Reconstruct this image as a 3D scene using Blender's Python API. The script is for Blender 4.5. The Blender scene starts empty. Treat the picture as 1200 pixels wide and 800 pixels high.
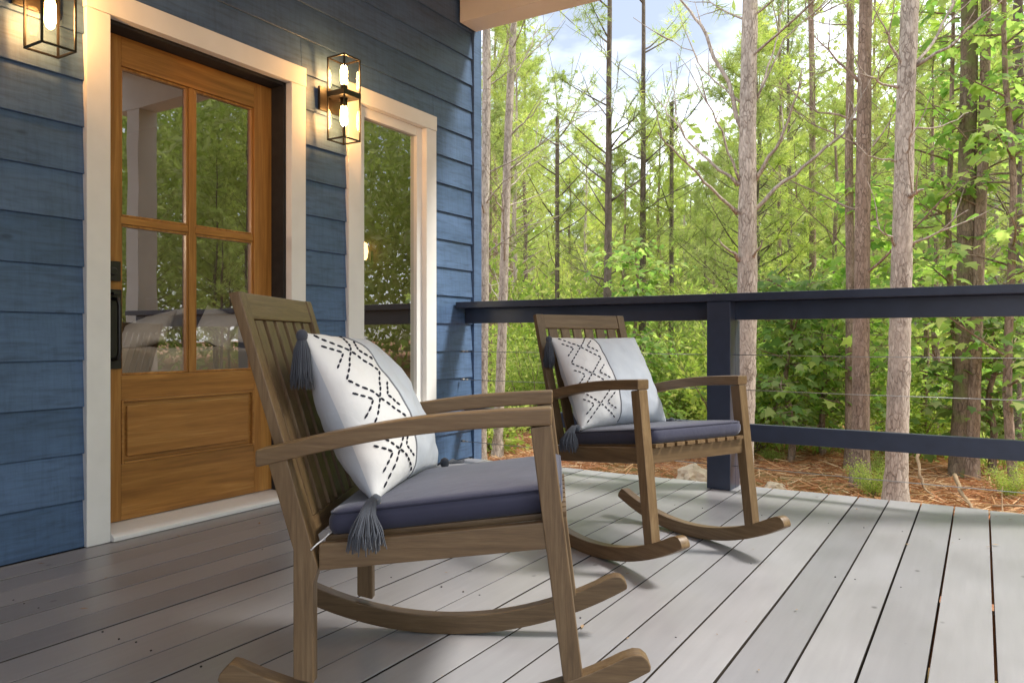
import bpy, bmesh, math, random
import numpy as np
from mathutils import Vector, noise
R = math.radians
sc = bpy.context.scene
COL = sc.collection
# ------------------------------------------------------------------ camera model
F_PX, YAW, CY, CAM_H = 895.4, 0.5515, 396.0, 0.82
CO, SI = math.cos(YAW), math.sin(YAW)
GZ = -0.80                                   # forest floor level

def place(u, Z, z=None, v=None):
    """world point standing Z metres ahead of the porch viewpoint, on bearing u"""
    X = (u - 600.0) / F_PX * Z
    if z is None:
        z = CAM_H - (v - CY) * Z / F_PX
    return Vector((X * CO - Z * SI, X * SI + Z * CO, z))

# ------------------------------------------------------------------ helpers
def tag(o, label=None, cat=None, group=None, kind=None):
    if label: o['label'] = label
    if cat: o['category'] = cat
    if group: o['group'] = group
    if kind: o['kind'] = kind
    return o

def empty(name, loc=(0, 0, 0), rz=0.0):
    o = bpy.data.objects.new(name, None)
    o.empty_display_size = 0.1
    o.location = loc
    o.rotation_euler = (0, 0, rz)
    COL.objects.link(o)
    return o

def thing(name, label, cat, loc=(0, 0, 0), rz=0.0, group=None):
    return tag(empty(name, loc, rz), label, cat, group)

def link_mesh(name, me, m=None, parent=None):
    o = bpy.data.objects.new(name, me)
    if m is not None:
        for k in (m if isinstance(m, (list, tuple)) else [m]):
            me.materials.append(k)
    COL.objects.link(o)
    if parent is not None: o.parent = parent
    return o

def fast_mesh(name, V, Fs, smooth=False, rnd=None, matidx=None):
    """V (n,3); Fs (m,k) one polygon size"""
    V = np.asarray(V, np.float32); Fs = np.asarray(Fs, np.int32)
    me = bpy.data.meshes.new(name)
    m, k = Fs.shape
    me.vertices.add(len(V)); me.vertices.foreach_set('co', V.ravel())
    me.loops.add(m * k); me.loops.foreach_set('vertex_index', Fs.ravel())
    me.polygons.add(m)
    me.polygons.foreach_set('loop_start', np.arange(0, m * k, k, dtype=np.int32))
    me.polygons.foreach_set('use_smooth', np.full(m, smooth))
    if matidx is not None: me.polygons.foreach_set('material_index', np.asarray(matidx, np.int32))
    me.update(calc_edges=True)
    if rnd is not None:
        a = me.attributes.new('rnd', 'FLOAT', 'FACE')
        a.data.foreach_set('value', np.asarray(rnd, np.float32))
    me.validate()
    return me

class MB:
    def __init__(s):
        s.v = []; s.f = []; s.r = []; s.mi = []
        s.rr = 0.0; s.m = 0
    def _add(s, vs, fs):
        b = len(s.v); s.v += [tuple(p) for p in vs]
        for f in fs:
            s.f.append(tuple(b + i for i in f)); s.r.append(s.rr); s.mi.append(s.m)
        return s
    def box(s, x0, x1, y0, y1, z0, z1):
        x0, x1 = min(x0, x1), max(x0, x1); y0, y1 = min(y0, y1), max(y0, y1); z0, z1 = min(z0, z1), max(z0, z1)
        v = [(x0,y0,z0),(x1,y0,z0),(x1,y1,z0),(x0,y1,z0),(x0,y0,z1),(x1,y0,z1),(x1,y1,z1),(x0,y1,z1)]
        return s._add(v, [(0,3,2,1),(4,5,6,7),(0,1,5,4),(1,2,6,5),(2,3,7,6),(3,0,4,7)])
    def prism(s, poly, a, b, axis='y'):
        """2D polygon extruded along an axis. y: (x,z)  x: (y,z)  z: (x,y)"""
        def P(p, t):
            return (p[0], t, p[1]) if axis == 'y' else (t, p[0], p[1]) if axis == 'x' else (p[0], p[1], t)
        n = len(poly)
        v = [P(p, a) for p in poly] + [P(p, b) for p in poly]
        f = [tuple(range(n)), tuple(range(2 * n - 1, n - 1, -1))]
        f += [(i, n + i, n + (i + 1) % n, (i + 1) % n) for i in range(n)]
        return s._add(v, f)
    def tube(s, pts, rad, n=8, cap=True):
        pts = [Vector(p) for p in pts]
        if not isinstance(rad, (list, tuple)): rad = [rad] * len(pts)
        rings = []; ref = None
        for i, p in enumerate(pts):
            d = (pts[min(i + 1, len(pts) - 1)] - pts[max(i - 1, 0)])
            d = d.normalized() if d.length > 1e-9 else Vector((0, 0, 1))
            if ref is None: ref = Vector((1, 0, 0)) if abs(d.x) < .8 else Vector((0, 1, 0))
            a = (ref - d * ref.dot(d)).normalized(); b = d.cross(a); ref = a
            rings.append([p + (a * math.cos(2 * math.pi * k / n) + b * math.sin(2 * math.pi * k / n)) * rad[i] for k in range(n)])
        v = [q for r in rings for q in r]; f = []
        for i in range(len(pts) - 1):
            for k in range(n):
                f.append((i*n+k, i*n+(k+1) % n, (i+1)*n+(k+1) % n, (i+1)*n+k))
        if cap:
            f.append(tuple(range(n - 1, -1, -1))); f.append(tuple((len(pts)-1)*n + k for k in range(n)))
        return s._add(v, f)
    def lathe(s, prof, c=(0, 0, 0), n=16):
        v = []; f = []
        for r, z in prof:
            for k in range(n):
                t = 2 * math.pi * k / n
                v.append((c[0] + r * math.cos(t), c[1] + r * math.sin(t), c[2] + z))
        for i in range(len(prof) - 1):
            for k in range(n):
                f.append((i*n+k, i*n+(k+1) % n, (i+1)*n+(k+1) % n, (i+1)*n+k))
        f.append(tuple(range(n - 1, -1, -1))); f.append(tuple((len(prof)-1)*n + k for k in range(n)))
        return s._add(v, f)
    def build(s, name, m, parent=None, bevel=0.0, smooth=False, seg=2, xf=None):
        me = bpy.data.meshes.new(name)
        vv = [tuple(xf(Vector(p))) for p in s.v] if xf else s.v
        me.from_pydata(vv, [], s.f)
        a = me.attributes.new('rnd', 'FLOAT', 'FACE'); a.data.foreach_set('value', s.r)
        me.polygons.foreach_set('material_index', s.mi)
        bm = bmesh.new(); bm.from_mesh(me)
        bmesh.ops.recalc_face_normals(bm, faces=bm.faces)
        if bevel:
            ed = [e for e in bm.edges if len(e.link_faces) == 2 and e.calc_face_angle(0) > R(28)]
            bmesh.ops.bevel(bm, geom=ed, offset=bevel, segments=seg, affect='EDGES', profile=0.5, clamp_overlap=True)
        bm.to_mesh(me); bm.free()
        if smooth or bevel:
            me.polygons.foreach_set('use_smooth', [True] * len(me.polygons))
            if bevel:
                me.set_sharp_from_angle(angle=R(40))
        me.update()
        o = link_mesh(name, me, m, parent)
        if bevel:
            wn = o.modifiers.new('weighted_normals', 'WEIGHTED_NORMAL'); wn.keep_sharp = True; wn.weight = 100
        return o

# ------------------------------------------------------------------ materials
class NT:
    def __init__(s, name):
        s.mat = bpy.data.materials.new(name); s.mat.use_nodes = True
        s.t = s.mat.node_tree; s.t.nodes.clear()
        s.out = s.t.nodes.new('ShaderNodeOutputMaterial')
    def n(s, typ, **kw):
        nd = s.t.nodes.new(typ)
        for k, v in kw.items():
            if k.startswith('i_'):
                key = k[2:]; nd.inputs[int(key) if key.isdigit() else key.replace('_', ' ')].default_value = v
            else: setattr(nd, k, v)
        return nd
    def l(s, a, ao, b, bi): s.t.links.new(a.outputs[ao], b.inputs[bi]); return b
    def coord(s, scale=(1, 1, 1), out='Object'):
        tc = s.n('ShaderNodeTexCoord'); mp = s.n('ShaderNodeMapping'); mp.inputs['Scale'].default_value = scale
        s.l(tc, out, mp, 'Vector'); return mp
    def noise(s, vec, scale, detail=4, rough=.55, dist=0.0):
        nd = s.n('ShaderNodeTexNoise'); nd.inputs['Scale'].default_value = scale
        nd.inputs['Detail'].default_value = detail; nd.inputs['Roughness'].default_value = rough; nd.inputs['Distortion'].default_value = dist
        if vec is not None: s.l(vec, 0, nd, 'Vector')
        return nd
    def ramp(s, src, so, stops):
        r = s.n('ShaderNodeValToRGB'); el = r.color_ramp.elements
        while len(el) < len(stops): el.new(.5)
        for e, (p, c) in zip(el, stops):
            e.position = p; e.color = (c, c, c, 1) if isinstance(c, (int, float)) else (*c, 1)
        s.l(src, so, r, 0); return r
    def mix(s, fac, a, b, mode='MIX'):
        m = s.n('ShaderNodeMix', data_type='RGBA', blend_type=mode)
        for sock, val in ((m.inputs[0], fac), (m.inputs[6], a), (m.inputs[7], b)):
            if isinstance(val, tuple) and len(val) == 2 and hasattr(val[0], 'outputs'): s.t.links.new(val[0].outputs[val[1]], sock)
            elif isinstance(val, tuple): sock.default_value = (*val, 1)
            else: sock.default_value = val
        return m
    def bump(s, src, so, strength=.3, dist=.01, prev=None):
        b = s.n('ShaderNodeBump'); b.inputs['Strength'].default_value = strength; b.inputs['Distance'].default_value = dist
        s.l(src, so, b, 'Height')
        if prev: s.l(prev, 0, b, 'Normal')
        return b
    def finish(s, sh, so=0): s.t.links.new(sh.outputs[so], s.out.inputs[0]); return s.mat
    def pbr(s, col, rough=.6, bump=None, spec=.5, metal=0.0):
        p = s.n('ShaderNodeBsdfPrincipled')
        if isinstance(col, tuple) and len(col) == 2: s.t.links.new(col[0].outputs[col[1]], p.inputs['Base Color'])
        else: p.inputs['Base Color'].default_value = (*col, 1)
        if isinstance(rough, tuple): s.t.links.new(rough[0].outputs[rough[1]], p.inputs['Roughness'])
        else: p.inputs['Roughness'].default_value = rough
        p.inputs['Specular IOR Level'].default_value = spec; p.inputs['Metallic'].default_value = metal
        if bump: s.l(bump, 0, p, 'Normal')
        return p

def m_plain(name, col, rough=.5, var=.12, scale=14, spec=.5, metal=0.0, bump=.06):
    t = NT(name); c = t.coord(); n = t.noise(c, scale, 5)
    lo = tuple(x * (1 - var) for x in col); hi = tuple(min(1, x * (1 + var)) for x in col)
    r = t.ramp(n, 0, [(.3, lo), (.7, hi)])
    b = t.bump(t.noise(c, scale * 6, 3), 0, bump, .004)
    return t.finish(t.pbr((r, 0), rough, b, spec, metal))

def m_wood(name, axis, dark, mid, light, rough=.5, freq=26, coat=0.0):
    t = NT(name)
    k = {'x': (.06, 1, 1), 'y': (1, .06, 1), 'z': (1, 1, .06)}[axis]
    c = t.coord(k)
    oi = t.n('ShaderNodeObjectInfo')
    add = t.n('ShaderNodeVectorMath', operation='ADD'); t.l(c, 0, add, 0); 
    sc_ = t.n('ShaderNodeVectorMath', operation='SCALE'); t.l(oi, 'Location', sc_, 0); sc_.inputs[3].default_value = 3.7; t.l(sc_, 0, add, 1)
    n1 = t.noise(add, freq, 6, .62, .6)
    n2 = t.noise(add, freq * 6, 3, .6)
    n3 = t.noise(add, 3.2, 2, .5)
    r = t.ramp(n1, 0, [(.28, dark), (.52, mid), (.75, light)])
    g = t.ramp(n2, 0, [(.35, .72), (.65, 1.12)])
    m = t.mix(.5, (r, 0), (g, 0), 'MULTIPLY')
    g3 = t.ramp(n3, 0, [(.3, .78), (.7, 1.2)])
    m2 = t.mix(1.0, (m, 2), (g3, 0), 'MULTIPLY')
    b = t.bump(n2, 0, .12, .002); b = t.bump(n1, 0, .10, .004, b)
    p = t.pbr((m2, 2), rough, b, .45)
    p.inputs['Coat Weight'].default_value = coat; p.inputs['Coat Roughness'].default_value = .25
    return t.finish(p)

def m_glass(name, refl=.2, tint=(.75, .8, .78), rough=0.0, fres=.45):
    t = NT(name)
    tr = t.n('ShaderNodeBsdfTransparent'); tr.inputs[0].default_value = (*tint, 1)
    gl = t.n('ShaderNodeBsdfGlossy'); gl.inputs['Roughness'].default_value = rough
    c = t.coord(); nz = t.noise(c, 1.6, 2, .5); b = t.bump(nz, 0, .05, .02); t.l(b, 0, gl, 'Normal')
    fr = t.n('ShaderNodeLayerWeight'); fr.inputs[0].default_value = .35
    mth = t.n('ShaderNodeMath', operation='MULTIPLY_ADD'); t.l(fr, 'Fresnel', mth, 0); mth.inputs[1].default_value = fres; mth.inputs[2].default_value = refl
    mth.use_clamp = True
    mx = t.n('ShaderNodeMixShader'); t.l(mth, 0, mx, 0); t.l(tr, 0, mx, 1); t.l(gl, 0, mx, 2)
    return t.finish(mx)

def m_emit(name, col, s):
    t = NT(name); e = t.n('ShaderNodeEmission'); e.inputs[0].default_value = (*col, 1); e.inputs[1].default_value = s
    return t.finish(e)

def m_leaf(name, cols, trans=.5, rough=.55, spec=.25, objvar=.35):
    t = NT(name)
    at = t.n('ShaderNodeAttribute', attribute_name='rnd')
    n = len(cols)
    r = t.ramp(at, 'Fac', [(i / (n - 1), c) for i, c in enumerate(cols)])
    oi = t.n('ShaderNodeObjectInfo')
    orr = t.ramp(oi, 'Random', [(0, tuple([1 - objvar] * 3)), (.5, (1.0, .97, .9)), (1, (1 + objvar, 1 + objvar * .8, 1))])
    m = t.mix(1.0, (r, 0), (orr, 0), 'MULTIPLY')
    p = t.pbr((m, 2), rough, None, spec)
    tl = t.n('ShaderNodeBsdfTranslucent')
    m2 = t.mix(1.0, (m, 2), (1.04, 1.16, .74), 'MULTIPLY'); t.l(m2, 2, tl, 0)
    mx = t.n('ShaderNodeMixShader'); mx.inputs[0].default_value = trans; t.l(p, 0, mx, 1); t.l(tl, 0, mx, 2)
    return t.finish(mx)

def m_bark(name, dark, mid, light, sc_=1.0, moss=None):
    t = NT(name)
    c = t.coord((1, 1, .30)); n0 = t.noise(c, 9 * sc_, 3, .6)
    wv = t.n('ShaderNodeVectorMath', operation='SCALE'); t.l(n0, 1, wv, 0); wv.inputs[3].default_value = .10
    va = t.n('ShaderNodeVectorMath', operation='ADD'); t.l(c, 0, va, 0); t.l(wv, 0, va, 1)
    cell = t.n('ShaderNodeTexVoronoi'); cell.inputs['Scale'].default_value = 32 * sc_; t.l(va, 0, cell, 'Vector')
    edge = t.n('ShaderNodeTexVoronoi', feature='DISTANCE_TO_EDGE'); edge.inputs['Scale'].default_value = 32 * sc_; t.l(va, 0, edge, 'Vector')
    sepc = t.n('ShaderNodeSeparateColor'); t.l(cell, 'Color', sepc, 0)
    plate = t.ramp(sepc, 0, [(0.0, tuple(a * .92 for a in mid)), (.45, mid), (1.0, tuple(.45 * a + .55 * b_ for a, b_ in zip(mid, light)))])
    fine = t.noise(c, 70 * sc_, 5, .7, .5)
    fr_ = t.ramp(fine, 0, [(.30, .60), (.52, 1.0), (.72, 1.18)]); m = t.mix(1.0, (plate, 0), (fr_, 0), 'MULTIPLY')
    crk = t.ramp(edge, 'Distance', [(.0, 0.0), (.09, 1.0)])
    gate = t.noise(t.coord((1, 1, .5)), 7, 4, .6); gr = t.ramp(gate, 0, [(.40, .75), (.62, .12)])
    cm = t.n('ShaderNodeMath', operation='MAXIMUM'); inv = t.n('ShaderNodeMath', operation='SUBTRACT'); inv.inputs[0].default_value = 1.0; t.l(gr, 0, inv, 1)
    t.l(crk, 0, cm, 0); t.l(inv, 0, cm, 1)
    m = t.mix((cm, 0), dark, (m, 2))
    n3 = t.noise(t.coord((1, 1, .4)), 3.0, 4, .6, .5); g3 = t.ramp(n3, 0, [(.3, .70), (.5, 1.0), (.7, 1.18)])
    m = t.mix(1.0, (m, 2), (g3, 0), 'MULTIPLY')
    if moss:
        n4 = t.noise(t.coord(), 5, 4); f = t.ramp(n4, 0, [(.5, 0.0), (.66, .8)])
        m = t.mix((f, 0), (m, 2), moss)
    b = t.bump(cm, 0, .6, .012); b = t.bump(fine, 0, .5, .006, b)
    return t.finish(t.pbr((m, 2), .85, b, .2))

def m_siding():
    t = NT('blue_painted_siding')
    at = t.n('ShaderNodeAttribute', attribute_name='rnd')
    c = t.coord((1, .1, 1)); off = t.n('ShaderNodeVectorMath', operation='ADD'); t.l(c, 0, off, 0)
    cmb = t.n('ShaderNodeCombineXYZ'); mul = t.n('ShaderNodeMath', operation='MULTIPLY'); t.l(at, 'Fac', mul, 0); mul.inputs[1].default_value = 31.0
    t.l(mul, 0, cmb, 1); t.l(cmb, 0, off, 1)
    grain = t.noise(off, 60, 6, .68, .5)                     # grain running along the board
    saw = t.noise(t.coord((1, 1, .06)), 55, 4, .7)           # rough sawn vertical marks
    blot = t.noise(t.coord((1, .8, 2.0)), 2.6, 4, .6)
    vor = t.n('ShaderNodeTexVoronoi'); vor.inputs['Scale'].default_value = 2.6; t.l(t.coord((1, 1, 2.2)), 0, vor, 'Vector')
    knot = t.ramp(vor, 'Distance', [(.03, .45), (.075, 1.0)])
    base = t.ramp(at, 'Fac', [(0, (.058, .110, .205)), (.5, (.070, .128, .235)), (1, (.084, .147, .262))])
    g = t.ramp(grain, 0, [(.28, .58), (.50, 1.0), (.78, 1.22)])
    m = t.mix(.9, (base, 0), (g, 0), 'MULTIPLY')
    g = t.ramp(saw, 0, [(.30, .70), (.52, 1.0), (.75, 1.12)]); m = t.mix(.55, (m, 2), (g, 0), 'MULTIPLY')
    g = t.ramp(blot, 0, [(.3, .80), (.7, 1.16)]); m = t.mix(1.0, (m, 2), (g, 0), 'MULTIPLY')
    m = t.mix(.8, (m, 2), (knot, 0), 'MULTIPLY')
    b = t.bump(grain, 0, .25, .004); b = t.bump(saw, 0, .25, .003, b)
    rg = t.ramp(blot, 0, [(.3, .42), (.7, .60)])
    return t.finish(t.pbr((m, 2), (rg, 0), b, .45))

def m_deck():
    t = NT('grey_painted_decking')
    at = t.n('ShaderNodeAttribute', attribute_name='rnd')
    c = t.coord((1, .07, 1)); g1 = t.noise(c, 40, 5, .62, .3)
    blot = t.noise(t.coord((1, .55, 1)), 2.4, 4, .6); fine = t.noise(t.coord(), 60, 4, .7)
    base = t.ramp(at, 'Fac', [(0, (.232, .229, .240)), (.5, (.272, .267, .277)), (1, (.314, .307, .314))])
    a = t.ramp(g1, 0, [(.25, .93), (.75, 1.05)]); m = t.mix(1.0, (base, 0), (a, 0), 'MULTIPLY')
    a = t.ramp(blot, 0, [(.3, .88), (.7, 1.10)]); m = t.mix(1.0, (m, 2), (a, 0), 'MULTIPLY')
    vor = t.n('ShaderNodeTexVoronoi'); vor.inputs['Scale'].default_value = 7.0; t.l(t.coord((1, .7, 1)), 0, vor, 'Vector')
    sp = t.ramp(vor, 'Distance', [(.035, .35), (.07, 1.0)]); m = t.mix(.8, (m, 2), (sp, 0), 'MULTIPLY')
    b = t.bump(g1, 0, .12, .003); b = t.bump(fine, 0, .08, .002, b)
    rg = t.ramp(blot, 0, [(.3, .27), (.7, .42)])
    return t.finish(t.pbr((m, 2), (rg, 0), b, .5))

def m_ground():
    t = NT('pine_straw_ground')
    c = t.coord()
    big = t.noise(c, .45, 4, .6); mid = t.noise(c, 3.2, 6, .7, .4); fine = t.noise(c, 40, 5, .75, .3)
    r = t.ramp(mid, 0, [(.28, (.17, .075, .042)), (.45, (.36, .16, .085)), (.6, (.50, .26, .145)), (.75, (.58, .42, .28))])
    g = t.ramp(fine, 0, [(.3, .55), (.7, 1.3)]); m = t.mix(1.0, (r, 0), (g, 0), 'MULTIPLY')
    gm = t.ramp(big, 0, [(.5, 0.0), (.62, .65)])
    m = t.mix((gm, 0), (m, 2), (.13, .16, .035))
    b = t.bump(fine, 0, .8, .03); b = t.bump(mid, 0, .5, .06, b)
    return t.finish(t.pbr((m, 2), .9, b, .15))

def m_fabric(name, col, var=.06, weave=900, rough=.9, sheen=.3, wr=.25):
    t = NT(name); c = t.coord()
    n = t.noise(c, 9, 4); r = t.ramp(n, 0, [(.3, tuple(x * (1 - var) for x in col)), (.7, tuple(min(1, x * (1 + var)) for x in col))])
    w = t.noise(c, weave, 2); b = t.bump(w, 0, .25, .0008)
    f = t.noise(t.coord((1, 1, .5)), 11, 3, .5, .6); b = t.bump(f, 0, wr, .012, b); f2 = t.noise(t.coord((.5, 1, 1)), 26, 3, .5, 1.2); b = t.bump(f2, 0, wr * .8, .006, b)
    p = t.pbr((r, 0), rough, b, .25); p.inputs['Sheen Weight'].default_value = sheen
    return t.finish(p)

M = dict(
    siding=m_siding(), deck=m_deck(), ground=m_ground(),
    white=m_plain('cream_white_trim_paint', (.77, .765, .74), .55, .05, 6, .4),
    beam=m_plain('pale_beam_paint', (.80, .76, .68), .6, .06, 3, .35, bump=.15),
    doorx=m_wood('honey_door_wood_rail', 'y', (.21, .088, .018), (.38, .170, .038), (.55, .295, .085), .38, 18, .25),
    doorz=m_wood('honey_door_wood_stile', 'z', (.21, .088, .018), (.38, .170, .038), (.55, .295, .085), .38, 18, .25),
    black=m_plain('black_metal', (.012, .012, .013), .42, .2, 30, .5),
    dark=m_plain('dark_weather_strip', (.03, .028, .027), .7, .2, 20, .3),
    bronze=m_plain('dark_bronze_metal', (.022, .017, .013), .38, .2, 30, .5, .4),
    gap=m_plain('dark_board_edge', (.045, .036, .028), .9, .3, 30, .1),
    navy=m_plain('navy_black_rail_paint', (.026, .035, .060), .36, .18, 8, .5, bump=.1),
    steel=m_plain('steel_cable', (.42, .41, .38), .5, .1, 60, .5, .9),
    cx=m_wood('weathered_brown_wood_x', 'x', (.104, .062, .028), (.154, .096, .045), (.208, .140, .072), .42, 70),
    cy=m_wood('weathered_brown_wood_y', 'y', (.104, .062, .028), (.154, .096, .045), (.208, .140, .072), .42, 70),
    cz=m_wood('weathered_brown_wood_z', 'z', (.104, .062, .028), (.154, .096, .045), (.208, .140, .072), .42, 70),
    cushion=m_fabric('navy_cushion_fabric', (.040, .042, .074), .08, 1100, .66, .25, .22),
    piping=m_fabric('dark_navy_piping', (.028, .030, .055), .05, 1100, .7, .2, .0),
    pil_w=m_fabric('white_pillow_fabric', (.70, .70, .69), .03, 700, .92, .3),
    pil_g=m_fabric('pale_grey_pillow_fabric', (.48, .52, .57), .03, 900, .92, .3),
    stitch=m_fabric('black_stitching', (.016, .018, .030), .1, 500, .9, .1, 0),
    seam=m_fabric('grey_seam_cord', (.20, .21, .23), .1, 500, .9, .1, 0),
    tassel=m_fabric('slate_tassel_yarn', (.060, .068, .085), .25, 300, .95, .2, 0),
    pane=m_glass('door_pane_glass', .30, (.80, .80, .78), 0.0, .34), wpane=m_glass('window_pane_glass', .09, (.62, .64, .58), 0.0, .22),
    lampglass=m_glass('lamp_pane_glass', .003, (.96, .94, .90), 0.0, .03),
    bulb=m_emit('lit_filament', (1.0, .50, .16), 200.0),
    bulbglass=m_emit('glowing_bulb_glass', (1.0, .60, .25), 5.0),
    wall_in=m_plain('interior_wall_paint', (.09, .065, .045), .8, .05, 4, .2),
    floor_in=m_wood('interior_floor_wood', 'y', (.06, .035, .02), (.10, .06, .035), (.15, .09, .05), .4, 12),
    duvet=m_fabric('white_duvet_cotton', (.78, .76, .72), .03, 700, .92, .2, .6),
    leather=m_plain('dark_brown_leather', (.055, .028, .018), .45, .2, 25, .5),
    rock=m_plain('pale_sandstone', (.46, .37, .26), .9, .25, 7, .2, bump=.5),
    stick=m_plain('dry_stick_bark', (.36, .25, .15), .9, .25, 12, .2, bump=.4),
    tan=m_plain('tan_house_wall', (.56, .46, .33), .8, .06, 3, .2),
    roofing=m_plain('grey_roof_shingle', (.16, .15, .14), .9, .2, 6, .2),
    bark_l=m_bark('pale_pink_pine_bark', (.17, .13, .10), (.47, .40, .33), (.66, .58, .49)),
    bark_m=m_bark('brown_pine_bark', (.10, .068, .05), (.30, .215, .16), (.45, .35, .275)),
    bark_d=m_bark('dark_pine_bark', (.075, .058, .045), (.15, .118, .09), (.25, .205, .165), 1.0),
    bark_g=m_bark('mossy_dark_bark', (.08, .06, .045), (.22, .165, .115), (.33, .26, .19), 1.0, (.17, .20, .07)),
    needle=m_leaf('pine_needles', [(.31, .40, .12), (.42, .51, .18), (.55, .61, .26), (.70, .68, .38)], .62),
    leaf=m_leaf('broad_leaves', [(.18, .33, .10), (.29, .45, .14), (.41, .55, .19), (.54, .64, .27)], .62),
    shrub=m_leaf('shrub_leaves', [(.24, .34, .09), (.35, .46, .13), (.48, .56, .18), (.60, .63, .26)], .62),
    far=m_leaf('far_wood_leaves', [(.34, .42, .13), (.44, .52, .18), (.52, .58, .26), (.60, .63, .36)], .5),
    straw=m_leaf('fallen_pine_straw', [(.30, .13, .07), (.46, .21, .11), (.58, .34, .19), (.68, .52, .36)], .15, .9, .1),
)

# ================================================================== HOUSE
HW = -3.0       # siding face plane
house = thing('house', 'blue clapboard house wall with wooden glass door, tall window and pale porch beam', 'house', (HW, 2.2, 0))
def hb(mb, name, m, bevel=0.0, parent=None, **k):
    # everything of the house is written in world coordinates and stored relative to its parent
    p = parent or house
    base = Vector((HW, 2.2, 0))
    return mb.build(name, m, p, bevel, xf=lambda q: q - base, **k)
def sub(mb, name, m, parent, bevel=0.0, **k):
    base = Vector((HW, 2.2, 0))
    return mb.build(name, m, parent, bevel, xf=lambda q: q - base, **k)

rng = random.Random(4)
sid = MB()
EXP = .1826
holes = [(1.690, 2.800, -1, 2.200), (3.140, 3.920, .32, 2.225)]
def lap(y0, y1, z0, a=0.0, b=1.0):
    # clapboard: proud bottom edge, thinner top that tucks behind the next board
    H_ = EXP + (.012 if b == 1.0 else 0)
    xa, xb = HW + .001 - .013 * a, HW + .001 - .013 * b
    sid.prism([(xa, z0 + EXP * a), (xb, z0 + H_ * b), (HW - .025, z0 + H_ * b), (HW - .0225, z0 + EXP * a)], y0, y1, 'y')
for k in range(0, 18):
    z0 = .003 + EXP * k; z1 = z0 + EXP
    spans = [(-3.2, 4.357)]
    for (a, b, c, d) in holes:
        if z1 > c and z0 < d:
            ns = []
            for (p, q) in spans:
                if b <= p or a >= q: ns.append((p, q)); continue
                if a > p: ns.append((p, a))
                if b < q: ns.append((b, q))
            spans = ns
    for (p, q) in spans:
        # butt joints on the long runs
        cuts = [p]
        if q - p > 3.5: cuts.append(p + rng.uniform(1.2, 2.8))
        cuts.append(q)
        for a, b in zip(cuts, cuts[1:]):
            sid.rr = rng.random()
            lap(a + (.001 if a != p else 0), b, z0)
    for (a, b, c, d) in holes:
        if z0 < d < z1: lap(a, b, z0, (d - z0) / EXP, 1.0)
        if z0 < c < z1: lap(a, b, z0, 0.0, (c - z0) / EXP)
# boards that pass over the heads of the openings
hb(sid, 'siding', M['siding'], .0018, seg=1)
# far gable side of the house (faces the woods)
ss = MB()
for k in range(0, 18):
    z0 = .003 + EXP * k; ss.rr = rng.random()
    ss.prism([(4.432, z0), (4.419, z0 + EXP + .012), (4.407, z0 + EXP + .012), (4.409, z0)], -7.4, -3.03, 'x')
hb(ss, 'side_siding', M['siding'], .0018, seg=1)
wg = MB()  # unseen wing wall added behind the viewpoint to darken deck and chairs
for k in range(0, 18):
    z0 = .003 + EXP * k; wg.rr = rng.random()
    wg.prism([(-1.599, z0), (-1.612, z0 + EXP + .012), (-1.625, z0 + EXP + .012), (-1.6225, z0)], HW + .002, -.5, 'x')
wg.box(HW + .002, -.5, -1.9, -1.626, -.2, 3.28)
hb(wg, 'added_shade_wall', M['siding'], .0018, seg=1)
cb = MB(); cb.rr = .8
cb.box(HW - .02, HW + .012, 4.358, 4.451, -.25, 3.28)
cb.box(HW - .11, HW - .0205, 4.4325, 4.451, -.25, 3.28)
hb(cb, 'corner_board', M['siding'], .002)
# wall core behind the siding, with the openings left free
wc = MB()
x0, x1 = HW - .14, HW - .026
wc.box(x0, x1, -3.2, 1.771, -.3, 3.28); wc.box(x0, x1, 1.771, 2.716, 2.118, 3.28); wc.box(x0, x1, 2.716, 3.225, -.3, 3.28)
wc.box(x0, x1, 3.225, 3.835, -.3, .40); wc.box(x0, x1, 3.225, 3.835, 2.16, 3.28); wc.box(x0, x1, 3.835, 4.40, -.3, 3.28)
wc.box(x0, x1, 1.771, 2.716, -.3, 0.0)
hb(wc, 'wall_core', M['dark'])
# interior shell; unseen opening added in the end wall lets daylight onto the bed
it = MB()
it.box(-7.3, -7.2, -1.5, 4.40, 0, 3.0); it.box(-7.2, x0 - .003, -1.5, -1.4, 0, .5); it.box(-7.2, x0 - .003, -1.5, -1.4, 2.5, 3.0); it.box(-7.2, x0 - .003, 4.25, 4.40, 0, 3.0); it.box(-7.2, x0 - .003, -1.4, 4.25, 2.75, 2.85)
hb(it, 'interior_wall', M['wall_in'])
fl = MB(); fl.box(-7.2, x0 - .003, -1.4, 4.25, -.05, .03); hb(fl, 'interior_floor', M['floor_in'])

# door trim
dt = MB()
dt.box(HW - .026, HW + .017, 1.674, 1.771, .001, 2.118)
dt.box(HW - .026, HW + .017, 2.716, 2.812, .001, 2.118)
dt.box(HW - .026, HW + .020, 1.672, 2.814, 2.119, 2.215)
hb(dt, 'door_trim', M['white'], .003)
# jamb + weather strip in the opening
dj = MB()
dj.box(HW - .135, HW - .030, 1.7715, 1.778, .045, 2.112); dj.box(HW - .135, HW - .030, 2.7055, 2.7155, .045, 2.112); dj.box(HW - .135, HW - .030, 1.7785, 2.705, 2.1055, 2.1175)
hb(dj, 'door_jamb', M['dark'], .001)
ds = MB(); ds.prism([(HW - .135, .002), (HW + .035, .002), (HW + .035, .020), (HW + .012, .034), (HW - .085, .040), (HW - .135, .040)], 1.7725, 2.7145, 'y')
hb(ds, 'door_sill', M['white'], .003)

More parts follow.
